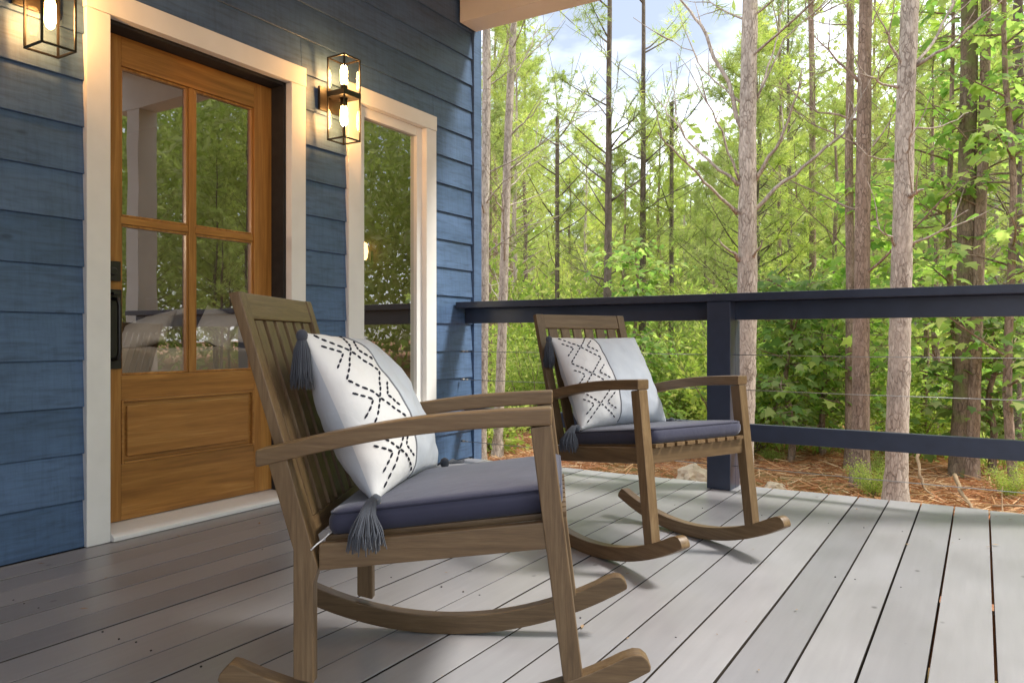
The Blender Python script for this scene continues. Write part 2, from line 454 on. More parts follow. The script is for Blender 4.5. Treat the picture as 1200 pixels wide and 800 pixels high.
DF = HW - .118                    # door face
door = empty('door'); door.parent = house
def dsub(mb, name, m, bevel=0.0, **k): return sub(mb, name, m, door, bevel, **k)
DB = DF - .044
for (a, b) in ((1.780, 1.897), (2.594, 2.704)):
    st = MB(); st.box(DB, DF, a, b, .044, 2.103); dsub(st, 'door_stile', M['doorz'], .002)
for (c, d) in ((1.978, 2.103), (.558, .660), (.044, .282)):
    rl = MB(); rl.box(DB, DF - .0006, 1.8972, 2.5938, c, d); dsub(rl, 'door_rail', M['doorx'], .002)
mt = MB(); mt.box(DB + .006, DF - .004, 2.225, 2.259, .6605, 1.9775)
dsub(mt, 'vertical_muntin', M['doorz'], .004)
mt = MB(); mt.box(DB + .006, DF - .005, 1.8975, 2.2245, 1.306, 1.338); mt.box(DB + .006, DF - .005, 2.2595, 2.5935, 1.306, 1.338)
dsub(mt, 'horizontal_muntin', M['doorx'], .004)
gb = MB()                                          # glazing beads round each light
for (a, b) in ((1.8975, 2.2245), (2.2595, 2.5935)):
    for (c, d) in ((.6605, 1.3055), (1.3385, 1.9775)):
        w = .010; e = DF - .009
        gb.box(DF - .030, e, a, a + w, c, d); gb.box(DF - .030, e, b - w, b, c, d)
        gb.box(DF - .030, e - .001, a + w, b - w, c, c + w); gb.box(DF - .030, e - .001, a + w, b - w, d - w, d)
dsub(gb, 'glazing_bead', M['doorz'], .002)
for (a, b) in ((1.8975, 2.2245), (2.2595, 2.5935)):
    for (c, d) in ((.6605, 1.3055), (1.3385, 1.9775)):
        g = MB(); g._add([(DF - .024, a + .003, c + .003), (DF - .024, b - .003, c + .003), (DF - .024, b - .003, d - .003), (DF - .024, a + .003, d - .003)], [(0, 1, 2, 3)])
        dsub(g, 'door_pane', M['pane'])
pn = MB()
pn.box(DB + .01, DF - .016, 1.8975, 2.5935, .2825, .5575)
pn.box(DF - .0155, DF - .003, 1.926, 2.566, .312, .530)
dsub(pn, 'raised_panel', M['doorx'], .011)
pm = MB()
for (a, b, c, d) in ((1.8975, 1.909, .2825, .5575), (2.582, 2.5935, .2825, .5575), (1.909, 2.582, .2825, .293), (1.909, 2.582, .547, .5575)):
    pm.box(DF - .0158, DF + .003, a, b, c, d)
dsub(pm, 'panel_moulding', M['doorx'], .003)
db = MB(); db.box(DF + .0005, DF + .016, 1.812, 1.886, 1.060, 1.143); db.lathe([(.018, 0), (.018, .01), (.012, .012)], (0, 0, 0), 12)
# turn the lock rose to face out
n_ = 36
for i in range(len(db.v) - n_, len(db.v)):
    x, y, z = db.v[i]; db.v[i] = (DF + .016 + z, 1.849 + x, 1.10 + y)
dsub(db, 'deadbolt', M['black'], .002)
hd = MB(); hd.box(DF + .0005, DF + .011, 1.808, 1.893, .690, 1.025)
hd.tube([(DF + .011, 1.852, .985), (DF + .05, 1.852, .980), (DF + .062, 1.852, .955), (DF + .062, 1.852, .76), (DF + .05, 1.852, .735), (DF + .011, 1.852, .73)], .009, 10)
hd.box(DF + .0112, DF + .045, 1.838, 1.866, 1.0, 1.012)
dsub(hd, 'door_handle', M['black'], .002)

# window
win = empty('window'); win.parent = house
wt = MB()
wt.box(HW - .026, HW + .016, 3.127, 3.228, .413, 2.145); wt.box(HW - .026, HW + .016, 3.823, 3.926, .413, 2.145)
wt.box(HW - .026, HW + .019, 3.125, 3.928, 2.146, 2.238); wt.box(HW - .026, HW + .019, 3.125, 3.928, .315, .412)
sub(wt, 'window_trim', M['white'], win, .003)
ws = MB(); xa, xb = HW - .075, HW - .020
ws.box(xa, xb, 3.2283, 3.292, .4125, 2.1455); ws.box(xa, xb, 3.770, 3.8227, .4125, 2.1455)
ws.box(xa, xb - .001, 3.292, 3.770, 2.088, 2.1455); ws.box(xa, xb - .001, 3.292, 3.770, .4125, .468)
sub(ws, 'sash', M['white'], win, .003)
g = MB(); g._add([(HW - .045, 3.289, .465), (HW - .045, 3.773, .465), (HW - .045, 3.773, 2.091), (HW - .045, 3.289, 2.091)], [(0, 1, 2, 3)])
sub(g, 'window_pane', M['wpane'], win)
# porch beam, post and strip of ceiling
bm_ = MB(); bm_.box(HW + .0135, .70, 4.185, 4.378, 2.936, 3.34)
hb(bm_, 'porch_beam', M['beam'], .004)
pc = MB(); pc.box(HW - .02, .62, -3.2, 4.184, 3.285, 3.315)
hb(pc, 'porch_ceiling', M['beam'], .002)
pp = MB(); pp.box(.33, .52, 4.186, 4.376, .001, 2.935)
hb(pp, 'porch_post', M['beam'], .004)

# ================================================================== DECK
dk = MB(); xs = .029 + .1432 * 7
bx = xs
while bx > HW - .02:
    a = max(bx - .1432 + .0034, HW + .002); b = bx - .0034
    dk.rr = rng.random(); dz = rng.uniform(-.0012, .0012)
    dk.box(a, b, -3.2, 4.300 + rng.uniform(-.004, .004), -.034, dz)
    bx -= .1432
sw = MB(); srg = random.Random(3)
bx = xs
while bx > HW + .1:
    for k in range(9):
        for e in (-.112, -.032):
            if srg.random() < .6: continue
            x_, y_ = bx + e + srg.uniform(-.006, .006), 3.62 - k * .8 + srg.uniform(-.008, .008)
            sw.lathe([(.0029, -.002), (.0029, .0017), (.0018, .0019)], (x_, y_, 0), 8)
    bx -= .1432
tag(sw.build('deck_screws', M['dark'], None, 0, smooth=True), kind='structure')
deck = dk.build('porch_deck', M['deck'], None, .0022, seg=2)
deck.data.materials.append(M['gap'])
for p in deck.data.polygons:
    if abs(p.normal.x) > .8 and p.center.z < -.004: p.material_index = 1  # sides below the top edge take a darker colour, so gaps draw dark
tag(deck, kind='structure')
jo = MB(); jo.box(HW, xs, 4.225, 4.265, -.26, -.036)
for k in range(9): jo.box(HW, xs, 3.6 - k * .8, 3.64 - k * .8, -.24, -.037)
tag(jo.build('deck_joists', M['stick'], None), kind='structure')

# ================================================================== RAILING
RA = R(-1.6); PV = Vector((-1.21, 4.18, 0))
rail = thing('deck_railing', 'navy black deck railing with flat cap, square post, low board and steel cables', 'railing', PV, RA)
def rb(mb, name, m, bevel=.003, parent=None, smooth=False):
    return mb.build(name, m, parent or rail, bevel, xf=lambda q: q - PV, smooth=smooth)
c = MB(); c.box(HW + .006, .326, 4.098, 4.290, 1.019, 1.060); rb(c, 'cap_rail', M['navy'], .004)
c = MB(); c.box(HW + .006, .326, 4.205, 4.243, .919, 1.0185); rb(c, 'sub_rail', M['navy'])
c = MB(); c.box(HW + .006, -1.2825, 4.195, 4.233, .262, .355); rb(c, 'lower_rail', M['navy'])
c = MB(); c.box(-1.1495, .326, 4.195, 4.233, .262, .355); rb(c, 'lower_rail', M['navy'])
c = MB(); c.box(-1.280, -1.150, 4.112, 4.204, .001, 1.0185); c.box(-1.280, -1.150, 4.204, 4.285, .001, .9185); rb(c, 'railing_post', M['navy'], .004)
for z in (.126, .541, .730):
    c = MB(); c.tube([(HW + .012, 4.165, z), (-2.1, 4.165, z - .002), (-1.2815, 4.165, z)], .0022, 6)
    c.tube([(-1.1485, 4.165, z), (-.5, 4.165, z - .003), (.326, 4.165, z)], .0022, 6)
    rb(c, 'cable', M['steel'], 0, smooth=True)
    b = MB(); b.tube([(HW + .006, 4.165, z), (HW + .03, 4.165, z)], .007, 10); b.tube([(HW + .03, 4.165, z), (HW + .06, 4.165, z)], .0042, 8)
    rb(b, 'cable_fitting', M['steel'], 0, smooth=True)

# ================================================================== WALL LANTERNS
def lantern(yc, label):
    X0, X1 = HW + .045, HW + .170; a = .0625; zb, zt = 1.866, 2.306; zm0, zm1 = 2.094, 2.124
    base = Vector((HW, yc, zb))
    t = thing('wall_lantern', label, 'wall lamp', base, 0, 'twin glass lanterns either side of the door')
    y0, y1 = yc - a, yc + a; B = lambda mb, n, m, bv=0., p=t, **k: mb.build(n, m, p, bv, xf=lambda q: q - base, **k)
    p = MB(); p.box(HW + .0015, HW + .016, yc - .085, yc + .085, 2.030, 2.155); p.box(HW + .016, X0 - .0005, yc - .02, yc + .02, 2.096, 2.122)
    B(p, 'back_plate', M['bronze'], .002)
    f = MB(); w = .0076
    for (xa, ya) in ((X0, y0), (X1 - w, y0), (X0, y1 - w), (X1 - w, y1 - w)):
        f.box(xa, xa + w, ya, ya + w, zb + w, zm0 - .0005); f.box(xa, xa + w, ya, ya + w, zm1 + .0005, zt - w)
    for z in (zb, zt - w):
        f.box(X0, X1, y0, y0 + w, z, z + w); f.box(X0, X1, y1 - w, y1, z, z + w)
        f.box(X0, X0 + w, y0 + w, y1 - w, z, z + w); f.box(X1 - w, X1, y0 + w, y1 - w, z, z + w)
    B(f, 'lantern_frame', M['bronze'], .0008)
    b = MB(); b.box(X0 - .001, X1 + .001, y0 - .001, y1 + .001, zm0, zm1); B(b, 'middle_band', M['bronze'], .0015)
    for (za, zc) in ((zb + w, zm0 - .001), (zm1 + .001, zt - w)):
        g = MB(); q = .003
        xa, xb_, ya, yb = X0 + q, X1 - q, y0 + q, y1 - q
        g._add([(xa, ya, za), (xb_, ya, za), (xb_, yb, za), (xa, yb, za), (xa, ya, zc), (xb_, ya, zc), (xb_, yb, zc), (xa, yb, zc)],
               [(0, 1, 5, 4), (1, 2, 6, 5), (2, 3, 7, 6), (3, 0, 4, 7)])
        B(g, 'lantern_glass', M['lampglass'])
    xc = (X0 + X1) / 2
    for sgn, zz in ((-1, zm0), (1, zm1)):
        s = MB(); s.lathe([(.019, 0), (.019, sgn * .035), (.015, sgn * .042)], (xc, yc, zz), 14); so = B(s, 'socket', M['bronze'], 0, smooth=True)
        e = MB(); e.lathe([(.013, sgn * .043), (.018, sgn * .06), (.019, sgn * .12), (.013, sgn * .142), (.003, sgn * .15)], (xc, yc, zz), 14); B(e, 'bulb', M['bulb'], 0, so, smooth=True)
    return t
lantern(2.995, 'lit glass box lantern on the blue wall between the door and the tall window')
lantern(1.490, 'lit glass box lantern left of the door, cut by the photo edge')

# ================================================================== ROCKING CHAIRS
def bow(s):                                  # armrest top profile
    t = (s + .365) / .62
    return .584 + .092 * t + .020 * math.sin(math.pi * min(max(t, 0), 1))
def rocker_poly():
    R0, R1 = 1.0, .949; cx = -.04
    lo = [(-.452 + i * .912 / 28) for i in range(29)]
    P = [(s, 1 - math.sqrt(R0 * R0 - (s - cx) ** 2)) for s in lo]
    hi = [(.404 - i * (.404 + .412) / 26) for i in range(27)]
    T = [(s, 1 - math.sqrt(R1 * R1 - (s - cx) ** 2)) for s in hi]
    e = P[-1][1]; f_ = T[0][1]; fr = [(.4605, e + .010), (.454, e + .024), (.442, e + .034), (.426, f_ + .0075)]
    g_ = P[0][1]; bk = [(T[-1][0] - .016, T[-1][1] + .003), (-.439, g_ + .030), (-.449, g_ + .018), (-.453, g_ + .006)]
    return P + fr + T + bk
def chair_parts(t):
    def P(poly, y0, y1, name, m, bv=.004):
        mb = MB(); mb.prism(poly, y0, y1, 'y'); return mb.build(name, m, t, bv)
    for sg in (-1, 1):
        P(rocker_poly(), sg * .238, sg * .279, 'rocker', M['cx'], .004)
        P([(.281, .104), (.322, .112), (.256, .640), (.212, .634)], sg * .2365, sg * .2775, 'front_leg', M['cz'])
        P([(-.290, .100), (-.246, .090), (-.246, .300), (-.236, .335), (-.303, .566), (-.346, .560), (-.290, .372)], sg * .2455, sg * .2772, 'rear_leg', M['cz'])
        top = [(-.370 + i * .6275 / 16) for i in range(17)]
        arm = [(s, bow(s)) for s in top] + [(s, bow(s) - .037) for s in reversed(top)]
        P(arm, sg * .230, sg * .284, 'armrest', M['cx'], .006)
        P([(-.236, .328), (.270, .384), (.270, .441), (-.236, .385)], sg * .249, sg * .2735, 'side_rail', M['cx'])
        P([(-.262, .322), (-.238, .326), (-.420, .922), (-.444, .917)], sg * .2055, sg * .2445, 'back_post', M['cz'], .003)
    mb = MB(); mb.box(.252, .274, -.2355, .2355, .382, .4355); mb.build('front_rail', M['cy'], t, .003)
    mb = MB(); mb.box(-.232, -.21, -.2355, .2355, .325, .378); mb.build('rear_rail', M['cy'], t, .003)
    # back: points along the slope
    def bp(d, off): # d: height along, off: toward the front
        k = (d - .326) / .597
        s0 = -.238 - .182 * k - .004; nx, nz = .961, .277
        return (s0 + off * nx, d + off * nz)
    P([bp(.862, -.017), bp(.862, .001), bp(.921, .001), bp(.921, -.017)], -.205, .205, 'top_rail', M['cy'], .003)
    P([bp(.385, -.017), bp(.385, .000), bp(.425, .000), bp(.425, -.017)], -.205, .205, 'bottom_back_rail', M['cy'], .003)
    for i in range(6):
        y = -.205 + .0205 + i * (.0445 + .0203)
        P([bp(.4255, -.014), bp(.4255, -.003), bp(.8615, -.003), bp(.8615, -.014)], y, y + .0445, 'back_slat', M['cz'], .002)
    for i in range(9):
        y = -.228 + i * .0517
        P([(-.235, .3765), (.288, .4375), (.288, .4515), (-.235, .3905)], y, y + .0395, 'seat_slat', M['cx'], .002)

chairs = []
t = thing('rocking_chair', 'brown wooden slatted rocking chair in the foreground beside the door', 'rocking chair', (-1.117, 1.514, 0), .495, 'pair of wooden rocking chairs')
chair_parts(t); chairs.append(t)
t2 = t.copy(); COL.objects.link(t2); t2.location = (-1.128, 2.854, 0); t2.rotation_euler = (0, 0, -.444)
t2['label'] = 'brown wooden slatted rocking chair farther back by the railing post'
for ch in list(t.children):
    d = ch.copy(); COL.objects.link(d); d.parent = t2
chairs.append(t2)

def cushion(chair, label):
    t = thing('seat_cushion', label, 'cushion', chair.location, chair.rotation_euler.z, 'navy seat cushions')
    s0, s1, yh, th = -.228, .276, .228, .056
    nx, ny = 40, 34; V = []; Fq = []
    sl = .128
    def base(s): return .3850 + (s + .235) * sl
    def top(i, j):
        a = -1 + 2 * i / nx; b = -1 + 2 * j / ny
        s = s0 + (s1 - s0) * (a + 1) / 2; y = yh * b
        e = max(abs(a), abs(b))
        puff = .010 * (1 - a ** 4) * (1 - b ** 4) + .004 * noise.noise(Vector((s * 7, y * 7, 1.3 + chair.location.y)))* (1 - a ** 4) * (1 - b ** 4)
        return s, y, base(s) + th + puff
    # rounded box by profile: list of (inset, height)
    prof = [(.012, .0), (.002, .006), (-.004, .020), (-.004, .038), (.001, .051), (.006, .057)]
    def ring(ins, h, n=4):
        pts = []
        r = .022
        xs = [(s0 + ins, -yh + ins, 180), (s1 - ins, -yh + ins, 270), (s1 - ins, yh - ins, 0), (s0 + ins, yh - ins, 90)]
        cor = [(s0 + ins + r, -yh + ins + r), (s1 - ins - r, -yh + ins + r), (s1 - ins - r, yh - ins - r), (s0 + ins + r, yh - ins - r)]
        for (cx_, cy_), (_, _, a0) in zip(cor, xs):
            for k in range(7):
                an = R(a0 + 90 * k / 6)
                pts.append((cx_ + r * math.cos(an), cy_ + r * math.sin(an)))
        out = []
        for a, b in zip(pts, pts[1:] + pts[:1]):
            d = math.hypot(b[0] - a[0], b[1] - a[1]); m_ = max(1, int(d / .03))
            for k in range(m_): out.append((a[0] + (b[0] - a[0]) * k / m_, a[1] + (b[1] - a[1]) * k / m_))
        return [(p[0], p[1], base(p[0]) + h) for p in out]
    mb = MB(); rings = [ring(i, h) for i, h in prof]; n = min(len(r_) for r_ in rings)
    # same sampling for every ring: resample from the first
    def resamp(rg, n=120):
        P = np.array(rg + rg[:1]); L = np.r_[0, np.cumsum(np.linalg.norm(np.diff(P, axis=0), axis=1))]
        q = np.linspace(0, L[-1], n, endpoint=False)
        return [tuple(np.interp(x, L, P[:, k]) for k in range(3)) for x in q]
    rings = [resamp(r_) for r_ in rings]; n = 120
    # crowned top: shrink the last ring towards the middle
    cx_, cy_ = (s0 + s1) / 2, 0
    for f in (.9, .75, .55, .35, .15):
        rg = []
        for (x, y, z) in rings[5]:
            xx = cx_ + (x - cx_) * f; yy = y * f
            rg.append((xx, yy, base(xx) + .057 + .012 * (1 - f ** 3) + .003 * noise.noise(Vector((xx * 8, yy * 8, chair.location.y)))))
        rings.append(rg)
    v = [p for r_ in rings for p in r_]; f = []
    for i in range(len(rings) - 1):
        for k in range(n): f.append((i*n+k, i*n+(k+1) % n, (i+1)*n+(k+1) % n, (i+1)*n+k))
    f.append(tuple(range(n - 1, -1, -1))); f.append(tuple((len(rings)-1)*n + k for k in range(n)))
    mb._add(v, f)
    o = mb.build('cushion_body', M['cushion'], t, 0, smooth=True)
    pb = MB(); rg = rings[4]
    pb.tube(rg + rg[:2], .0036, 6, False); rg = rings[0]; pb.tube([(x, y, z + .003) for x, y, z in rg] + [(x, y, z + .003) for x, y, z in rg[:2]], .0032, 6, False)
    pb.build('cushion_piping', M['piping'], t, 0, smooth=True)
    ti = MB(); ti.tube([(-.222, -.205, .397), (-.226, -.235, .396), (-.229, -.258, .392), (-.238, -.277, .386), (-.250, -.2805, .374)], .0016, 6)
    
    ti.build('tie_string', M['pil_w'], t, 0, smooth=True)
    return t
cushion(chairs[0], 'navy blue seat cushion on the foreground rocking chair')
cushion(chairs[1], 'navy blue seat cushion on the farther rocking chair by the railing')

def pillow(loc, yaw, lean, label, seed, twist=0.0, drape=.03):
    t = thing('throw_pillow', label, 'pillow', loc, yaw, 'white and grey tasselled pillows')
    hw, hh, T = .232, .208, .098; rr = random.Random(seed)
    cl, sl = math.cos(lean), math.sin(lean)
    def pt(a, b, side, lift=0.0):
        """a across (-1 = sitter's right), b up, side +1 front / -1 back"""
        pin = 1 - .055 * (1 - a * a) * abs(b) ** 3; pin2 = 1 - .055 * (1 - b * b) * abs(a) ** 3
        y = hw * a * pin2; h = hh * b * pin
        q = max(0.0, (1 - a * a)) ** .46 * max(0.0, (1 - b * b)) ** .46
        d = T * q * (1 - .12 * b)
        w = Vector((a * 2.1, b * 2.1, seed + side))
        d += .010 * noise.noise(w) * (q ** .5) + .006 * noise.noise(w * 2.7) * (q ** .4)
        e = max(abs(a), abs(b)); d += .004 * math.sin((a if abs(b) > abs(a) else b) * 19 + seed) * max(0, e - .6) * q ** .3
        d = max(d, .0) + lift
        x = side * d - y * math.tan(twist) * (b * .6 + .4)
        # slump: lower part bulges forward a touch
        return Vector((x * cl - h * sl, y, x * sl + h * cl))
    N = 56; V = []; Fq = []; mi = []
    g = [math.sin(math.pi / 2 * (-1 + 2 * i / N)) for i in range(N + 1)]
    for side in (1, -1):
        b0 = len(V)
        for i in range(N + 1):
            for j in range(N + 1): V.append(pt(g[i], g[j], side))
        for i in range(N):
            for j in range(N):
                q = [b0 + i*(N+1)+j, b0 + (i+1)*(N+1)+j, b0 + (i+1)*(N+1)+j+1, b0 + i*(N+1)+j+1]
                Fq.append(q if side > 0 else q[::-1])
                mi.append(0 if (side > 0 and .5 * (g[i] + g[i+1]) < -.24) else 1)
    me = fast_mesh('pillow_cover', V, Fq, True, None, mi)
    bm = bmesh.new(); bm.from_mesh(me); bmesh.ops.remove_doubles(bm, verts=bm.verts, dist=.0006); bm.to_mesh(me); bm.free()
    link_mesh('pillow_cover', me, [M['pil_w'], M['pil_g']], t)
    # seam cords
    s = MB(); s.tube([pt(-.235, -.985 + 1.97 * k / 40, 1, .0008) for k in range(41)], .0024, 6); s.build('seam_cord', M['seam'], t, 0, smooth=True)
    # stitched diamonds
    d = MB()
    def band(p, q): return (-.93 + p * .64, .95 - q * 1.90)
    segs = []
    A = [(.04, .00), (.93, .33), (.04, .66), (.93, .985)]
    Bz = [(.93, .00), (.04, .33), (.93, .66), (.04, .985)]
    for Z_ in (A, Bz): segs += list(zip(Z_, Z_[1:]))
    for qc in (.165, .495, .82):
        for sg in (-1, 1):
            px = .485
            segs += [((px + sg * .46, qc - .085), (px + sg * .20, qc)), ((px + sg * .20, qc), (px + sg * .46, qc + .085))]
    for (p0, q0), (p1, q1) in segs:
        L = math.hypot((p1 - p0) * .148, (q1 - q0) * .395); n = max(2, int(round(L / .0190)))
        for k in range(n):
            t0, t1 = (k + .17 + rr.uniform(-.05, .05)) / n, (k + .83 + rr.uniform(-.05, .05)) / n
            P = []
            for tt in (t0, (t0 + t1) / 2, t1):
                a, b = band(p0 + (p1 - p0) * tt, q0 + (q1 - q0) * tt)
                P.append(pt(a, b, 1, .0012))
            d.tube(P, [.0018, .0029, .0018], 6)
    d.build('stitched_pattern', M['stitch'], t, 0, smooth=True)
    # tassels at three corners
    for (a, b, side, ln) in ((-1, 1, 0, .115), (-1, -1, 0, .084), (1, -1, 0, .055)):
        c0 = pt(a * .985, b * .985, 1); out = Vector((0, a * .9, 0)) if a < 0 else Vector((.6, .8, 0))
        c1 = c0 + out * (.012 if b > 0 or a > 0 else .026) + Vector((.006 if b < 0 else .0, 0, .010 if b < 0 else 0))
        k = MB(); kn = c1 + Vector((.004, a * .006, -.004))
        k.tube([c0, c1, kn], [.003, .003, .003], 6)
        k.lathe([(.003, .013), (.011, .008), (.0135, 0), (.012, -.008), (.009, -.013)], kn, 12)
        for i in range(150):
            an = rr.uniform(0, 6.283); sp = rr.uniform(.15, 1.0); l = ln * rr.uniform(.78, 1.08)
            o = Vector((math.cos(an), math.sin(an), 0))
            if a > 0:     # lies sideways on the cushion
                pth = [kn + o * .006, kn + o * .012 * sp + Vector((.012, .012, -.004)), kn + Vector((.03 + .02 * math.cos(an), .03 + .012 * math.sin(an), .004 * math.sin(an * 3)))]
            else:
                ou = Vector((.15, -1, 0))
                if b < 0:      # lies over the cushion edge, then hangs
                    pth = [kn + o * .007, kn + ou * (drape * .55) + o * .009 + Vector((0, 0, .010)), kn + ou * (drape + .010) + o * (.010 + .008 * sp) + Vector((0, 0, -.014)),
                           kn + ou * (drape + .018) + o * (.014 + .022 * sp) + Vector((0, 0, -l * .62)), kn + ou * (drape + .018) + o * (.012 + .026 * sp) + Vector((rr.uniform(-.006, .006), rr.uniform(-.004, .004), -l))]
                else:
                    pth = [kn + o * .008 + Vector((0, 0, -.008)), kn + o * (.011 + .007 * sp) + Vector((0, 0, -.035)),
                       kn + o * (.010 + .014 * sp) + Vector((0, 0, -l * .75)), kn + o * (.010 + .017 * sp) + Vector((rr.uniform(-.004, .004), rr.uniform(-.004, .004), -l))]
            k.tube(pth, ([.0012, .0013, .0013, .0013, .0010] if len(pth) == 5 else [.0012, .0013, .0013, .0010])[:len(pth)], 4)
        k.build('tassel', M['tassel'], t, 0, smooth=True)
    return t
def chair_pt(ch, s, y, z):
    a = ch.rotation_euler.z; p = ch.location
    return (p.x + s * math.cos(a) - y * math.sin(a), p.y + s * math.sin(a) + y * math.cos(a), z)
pillow((-1.322, 1.472, .640), .36, R(28), 'white pillow with black diamond stitching leaning in the foreground rocking chair', 1.0, R(4.5), .070)
pillow(chair_pt(chairs[1], -.232, 0, .640), -.444, R(29), 'white pillow with black diamond stitching leaning in the farther rocking chair', 7.0)

# ================================================================== BED INSIDE
bed = thing('bed', 'white made bed with dark headboard seen through the door glass', 'bed', (-5.2, 3.1, .03)); bed.scale = (1, 1, 1.2)
def bb(mb, name, m, bv=.01, **k): return mb.build(name, m, bed, bv, xf=lambda q: q - Vector((-5.2, 3.1, .03)), **k)
mb = MB(); mb.box(-6.2, -4.2, 2.35, 4.0, .10, .30); mb.box(-6.15, -6.05, 2.4, 2.5, .03, .10); mb.box(-4.35, -4.25, 2.4, 2.5, .03, .10); mb.box(-4.35, -4.25, 3.85, 3.95, .03, .10); mb.box(-6.15, -6.05, 3.85, 3.95, .03, .10)
bb(mb, 'bed_frame', M['leather'])
nx, ny = 40, 40; V = []; Fq = []
for i in range(nx + 1):
    for j in range(ny + 1):
        a = i / nx; b = j / ny
        x = -6.1 + 1.95 * a; y = 2.32 + 1.72 * b
        e = min(a, 1 - a, b, 1 - b); z = .62 - .30 * max(0, 1 - e / .07) ** 2 + .025 * noise.noise(Vector((x * 4, y * 4, 0))) + .012 * noise.noise(Vector((x * 11, y * 11, 0)))
        V.append((x + 5.2, y - 3.1, z - .03))
for i in range(nx):
    for j in range(ny): Fq.append((i*(ny+1)+j, (i+1)*(ny+1)+j, (i+1)*(ny+1)+j+1, i*(ny+1)+j+1))
link_mesh('duvet', fast_mesh('duvet', V, Fq, True), M['duvet'], bed)
mb = MB(); mb.box(-6.0, -4.3, 2.4, 3.95, .30, .52); bb(mb, 'mattress', M['duvet'], .03)
mb = MB(); mb.box(-6.3, -4.1, 4.06, 4.14, .05, .98)
for k in range(11): mb.box(-6.2 + .19 * k, -6.06 + .19 * k, 4.035, 4.0595, .30, .90)
bb(mb, 'headboard', M['leather'], .006)
def bed_pillow(x, y, z, rz, ln, label):
    t = thing('bed_pillow', label, 'pillow', (x, y, z), rz, 'pillows on the bed'); t.scale = (.82, .82, .74); t.rotation_euler.y = math.sin(x * 7) * .25; V = []; Fq = []; N = 20
    for sd in (1, -1):
        b0 = len(V)
        for i in range(N + 1):
            for j in range(N + 1):
                a = math.sin(math.pi / 2 * (-1 + 2 * i / N)); b = math.sin(math.pi / 2 * (-1 + 2 * j / N))
                d = sd * .10 * ((1 - a * a) * (1 - b * b)) ** .5; h = .2 * b
                pa = 1 - .10 * (1 - b * b) * abs(a) ** 3; h *= 1 - .12 * (1 - a * a) * abs(b) ** 3
                V.append((.32 * a * pa, d * math.cos(ln) + h * math.sin(ln), h * math.cos(ln) - d * math.sin(ln) + .015 * noise.noise(Vector((a * 2, b * 2, x)))))
        for i in range(N):
            for j in range(N):
                q = (b0 + i*(N+1)+j, b0 + (i+1)*(N+1)+j, b0 + (i+1)*(N+1)+j+1, b0 + i*(N+1)+j+1); Fq.append(q[::-1] if sd > 0 else q)
    link_mesh('pillow_cover', fast_mesh('bed_pillow', V, Fq, True), M['duvet'], t)
bed_pillow(-5.75, 3.84, .90, .05, R(20), 'white pillow against the headboard at the wall side of the bed')
bed_pillow(-5.05, 3.86, .90, -.1, R(18), 'white pillow in the middle of the headboard on the bed')
bed_pillow(-4.45, 3.80, .90, .12, R(24), 'white pillow at the near end of the headboard on the bed')
bed_pillow(-5.62, 3.62, .87, .25, R(35), 'white pillow lying loose in front of the other pillows on the bed')
lp = thing('interior_lamp', 'small warm lit sconce on the room wall behind the tall window', 'lamp', (-3.85, 4.247, 1.42))
mb = MB(); mb.box(-.03, .03, -.012, -.001, -.06, .04); mb.box(-.01, .01, -.06, -.012, -.05, -.035); mb.build('back_plate', M['bronze'], lp, .002)
mb = MB(); mb.lathe([(.018, -.03), (.030, -.01), (.034, .04), (.026, .09), (.012, .10)], (0, -.06, 0), 16); mb.build('glass_shade', m_emit('sconce_glow', (1.0, .58, .22), 9.0), lp, 0, smooth=True)

fl_l = thing('added_bed_light', 'added unseen light in the room left of the door that brightens the bed', 'lamp', (-4.3, 1.15, .03))  # hidden light added to brighten the bed behind the door glass
mb = MB(); mb.lathe([(.14, 0), (.14, .02), (.02, .03), (.012, .05)], (0, 0, 0), 20); mb.tube([(0, 0, .04), (0, 0, 1.42)], .011, 8); mb.build('stand', M['black'], fl_l, 0, smooth=True)
mb = MB(); mb.lathe([(.15, 1.36), (.11, 1.58)], (0, 0, 0), 24); mb.build('added_light_shade', m_emit('added_light_glow', (1.0, .78, .55), 70.0), fl_l, 0, smooth=True)

# ================================================================== GROUND
def gz(x, y):
    d = math.hypot(x, y)
    return GZ + .06 * noise.noise(Vector((x * .35, y * .35, 0))) + .03 * noise.noise(Vector((x * 1.1, y * 1.1, 3))) + .25 * noise.noise(Vector((x * .05, y * .05, 7))) * min(1, d / 30)
def axis_pts():
    a = [0]; s = .28
    while a[-1] < 400: a.append(a[-1] + s); s *= (1.0 if a[-1] < 16 else 1.16)
    return [-p for p in a[:0:-1]] + a
ax = axis_pts(); n = len(ax)
V = [(x, y + 6, gz(x, y + 6)) for x in ax for y in ax]
Fq = [(i*n+j, (i+1)*n+j, (i+1)*n+j+1, i*n+j+1) for i in range(n-1) for j in range(n-1)]
tag(link_mesh('ground', fast_mesh('ground', V, Fq, True), M['ground']), kind='structure')

# ================================================================== VEGETATION
def orient(n, dirs, spin):
    """frames (n,3,3) with first axis along dirs"""
    d = dirs / np.linalg.norm(dirs, axis=1, keepdims=True)
    ref = np.where(np.abs(d[:, 2:3]) < .9, np.array([[0, 0, 1.]]), np.array([[1., 0, 0]]))
    a = np.cross(ref, d); a /= np.linalg.norm(a, axis=1, keepdims=True); b = np.cross(d, a)
    c, s = np.cos(spin)[:, None], np.sin(spin)[:, None]
    return np.stack([d, a * c + b * s, -a * s + b * c], 1)

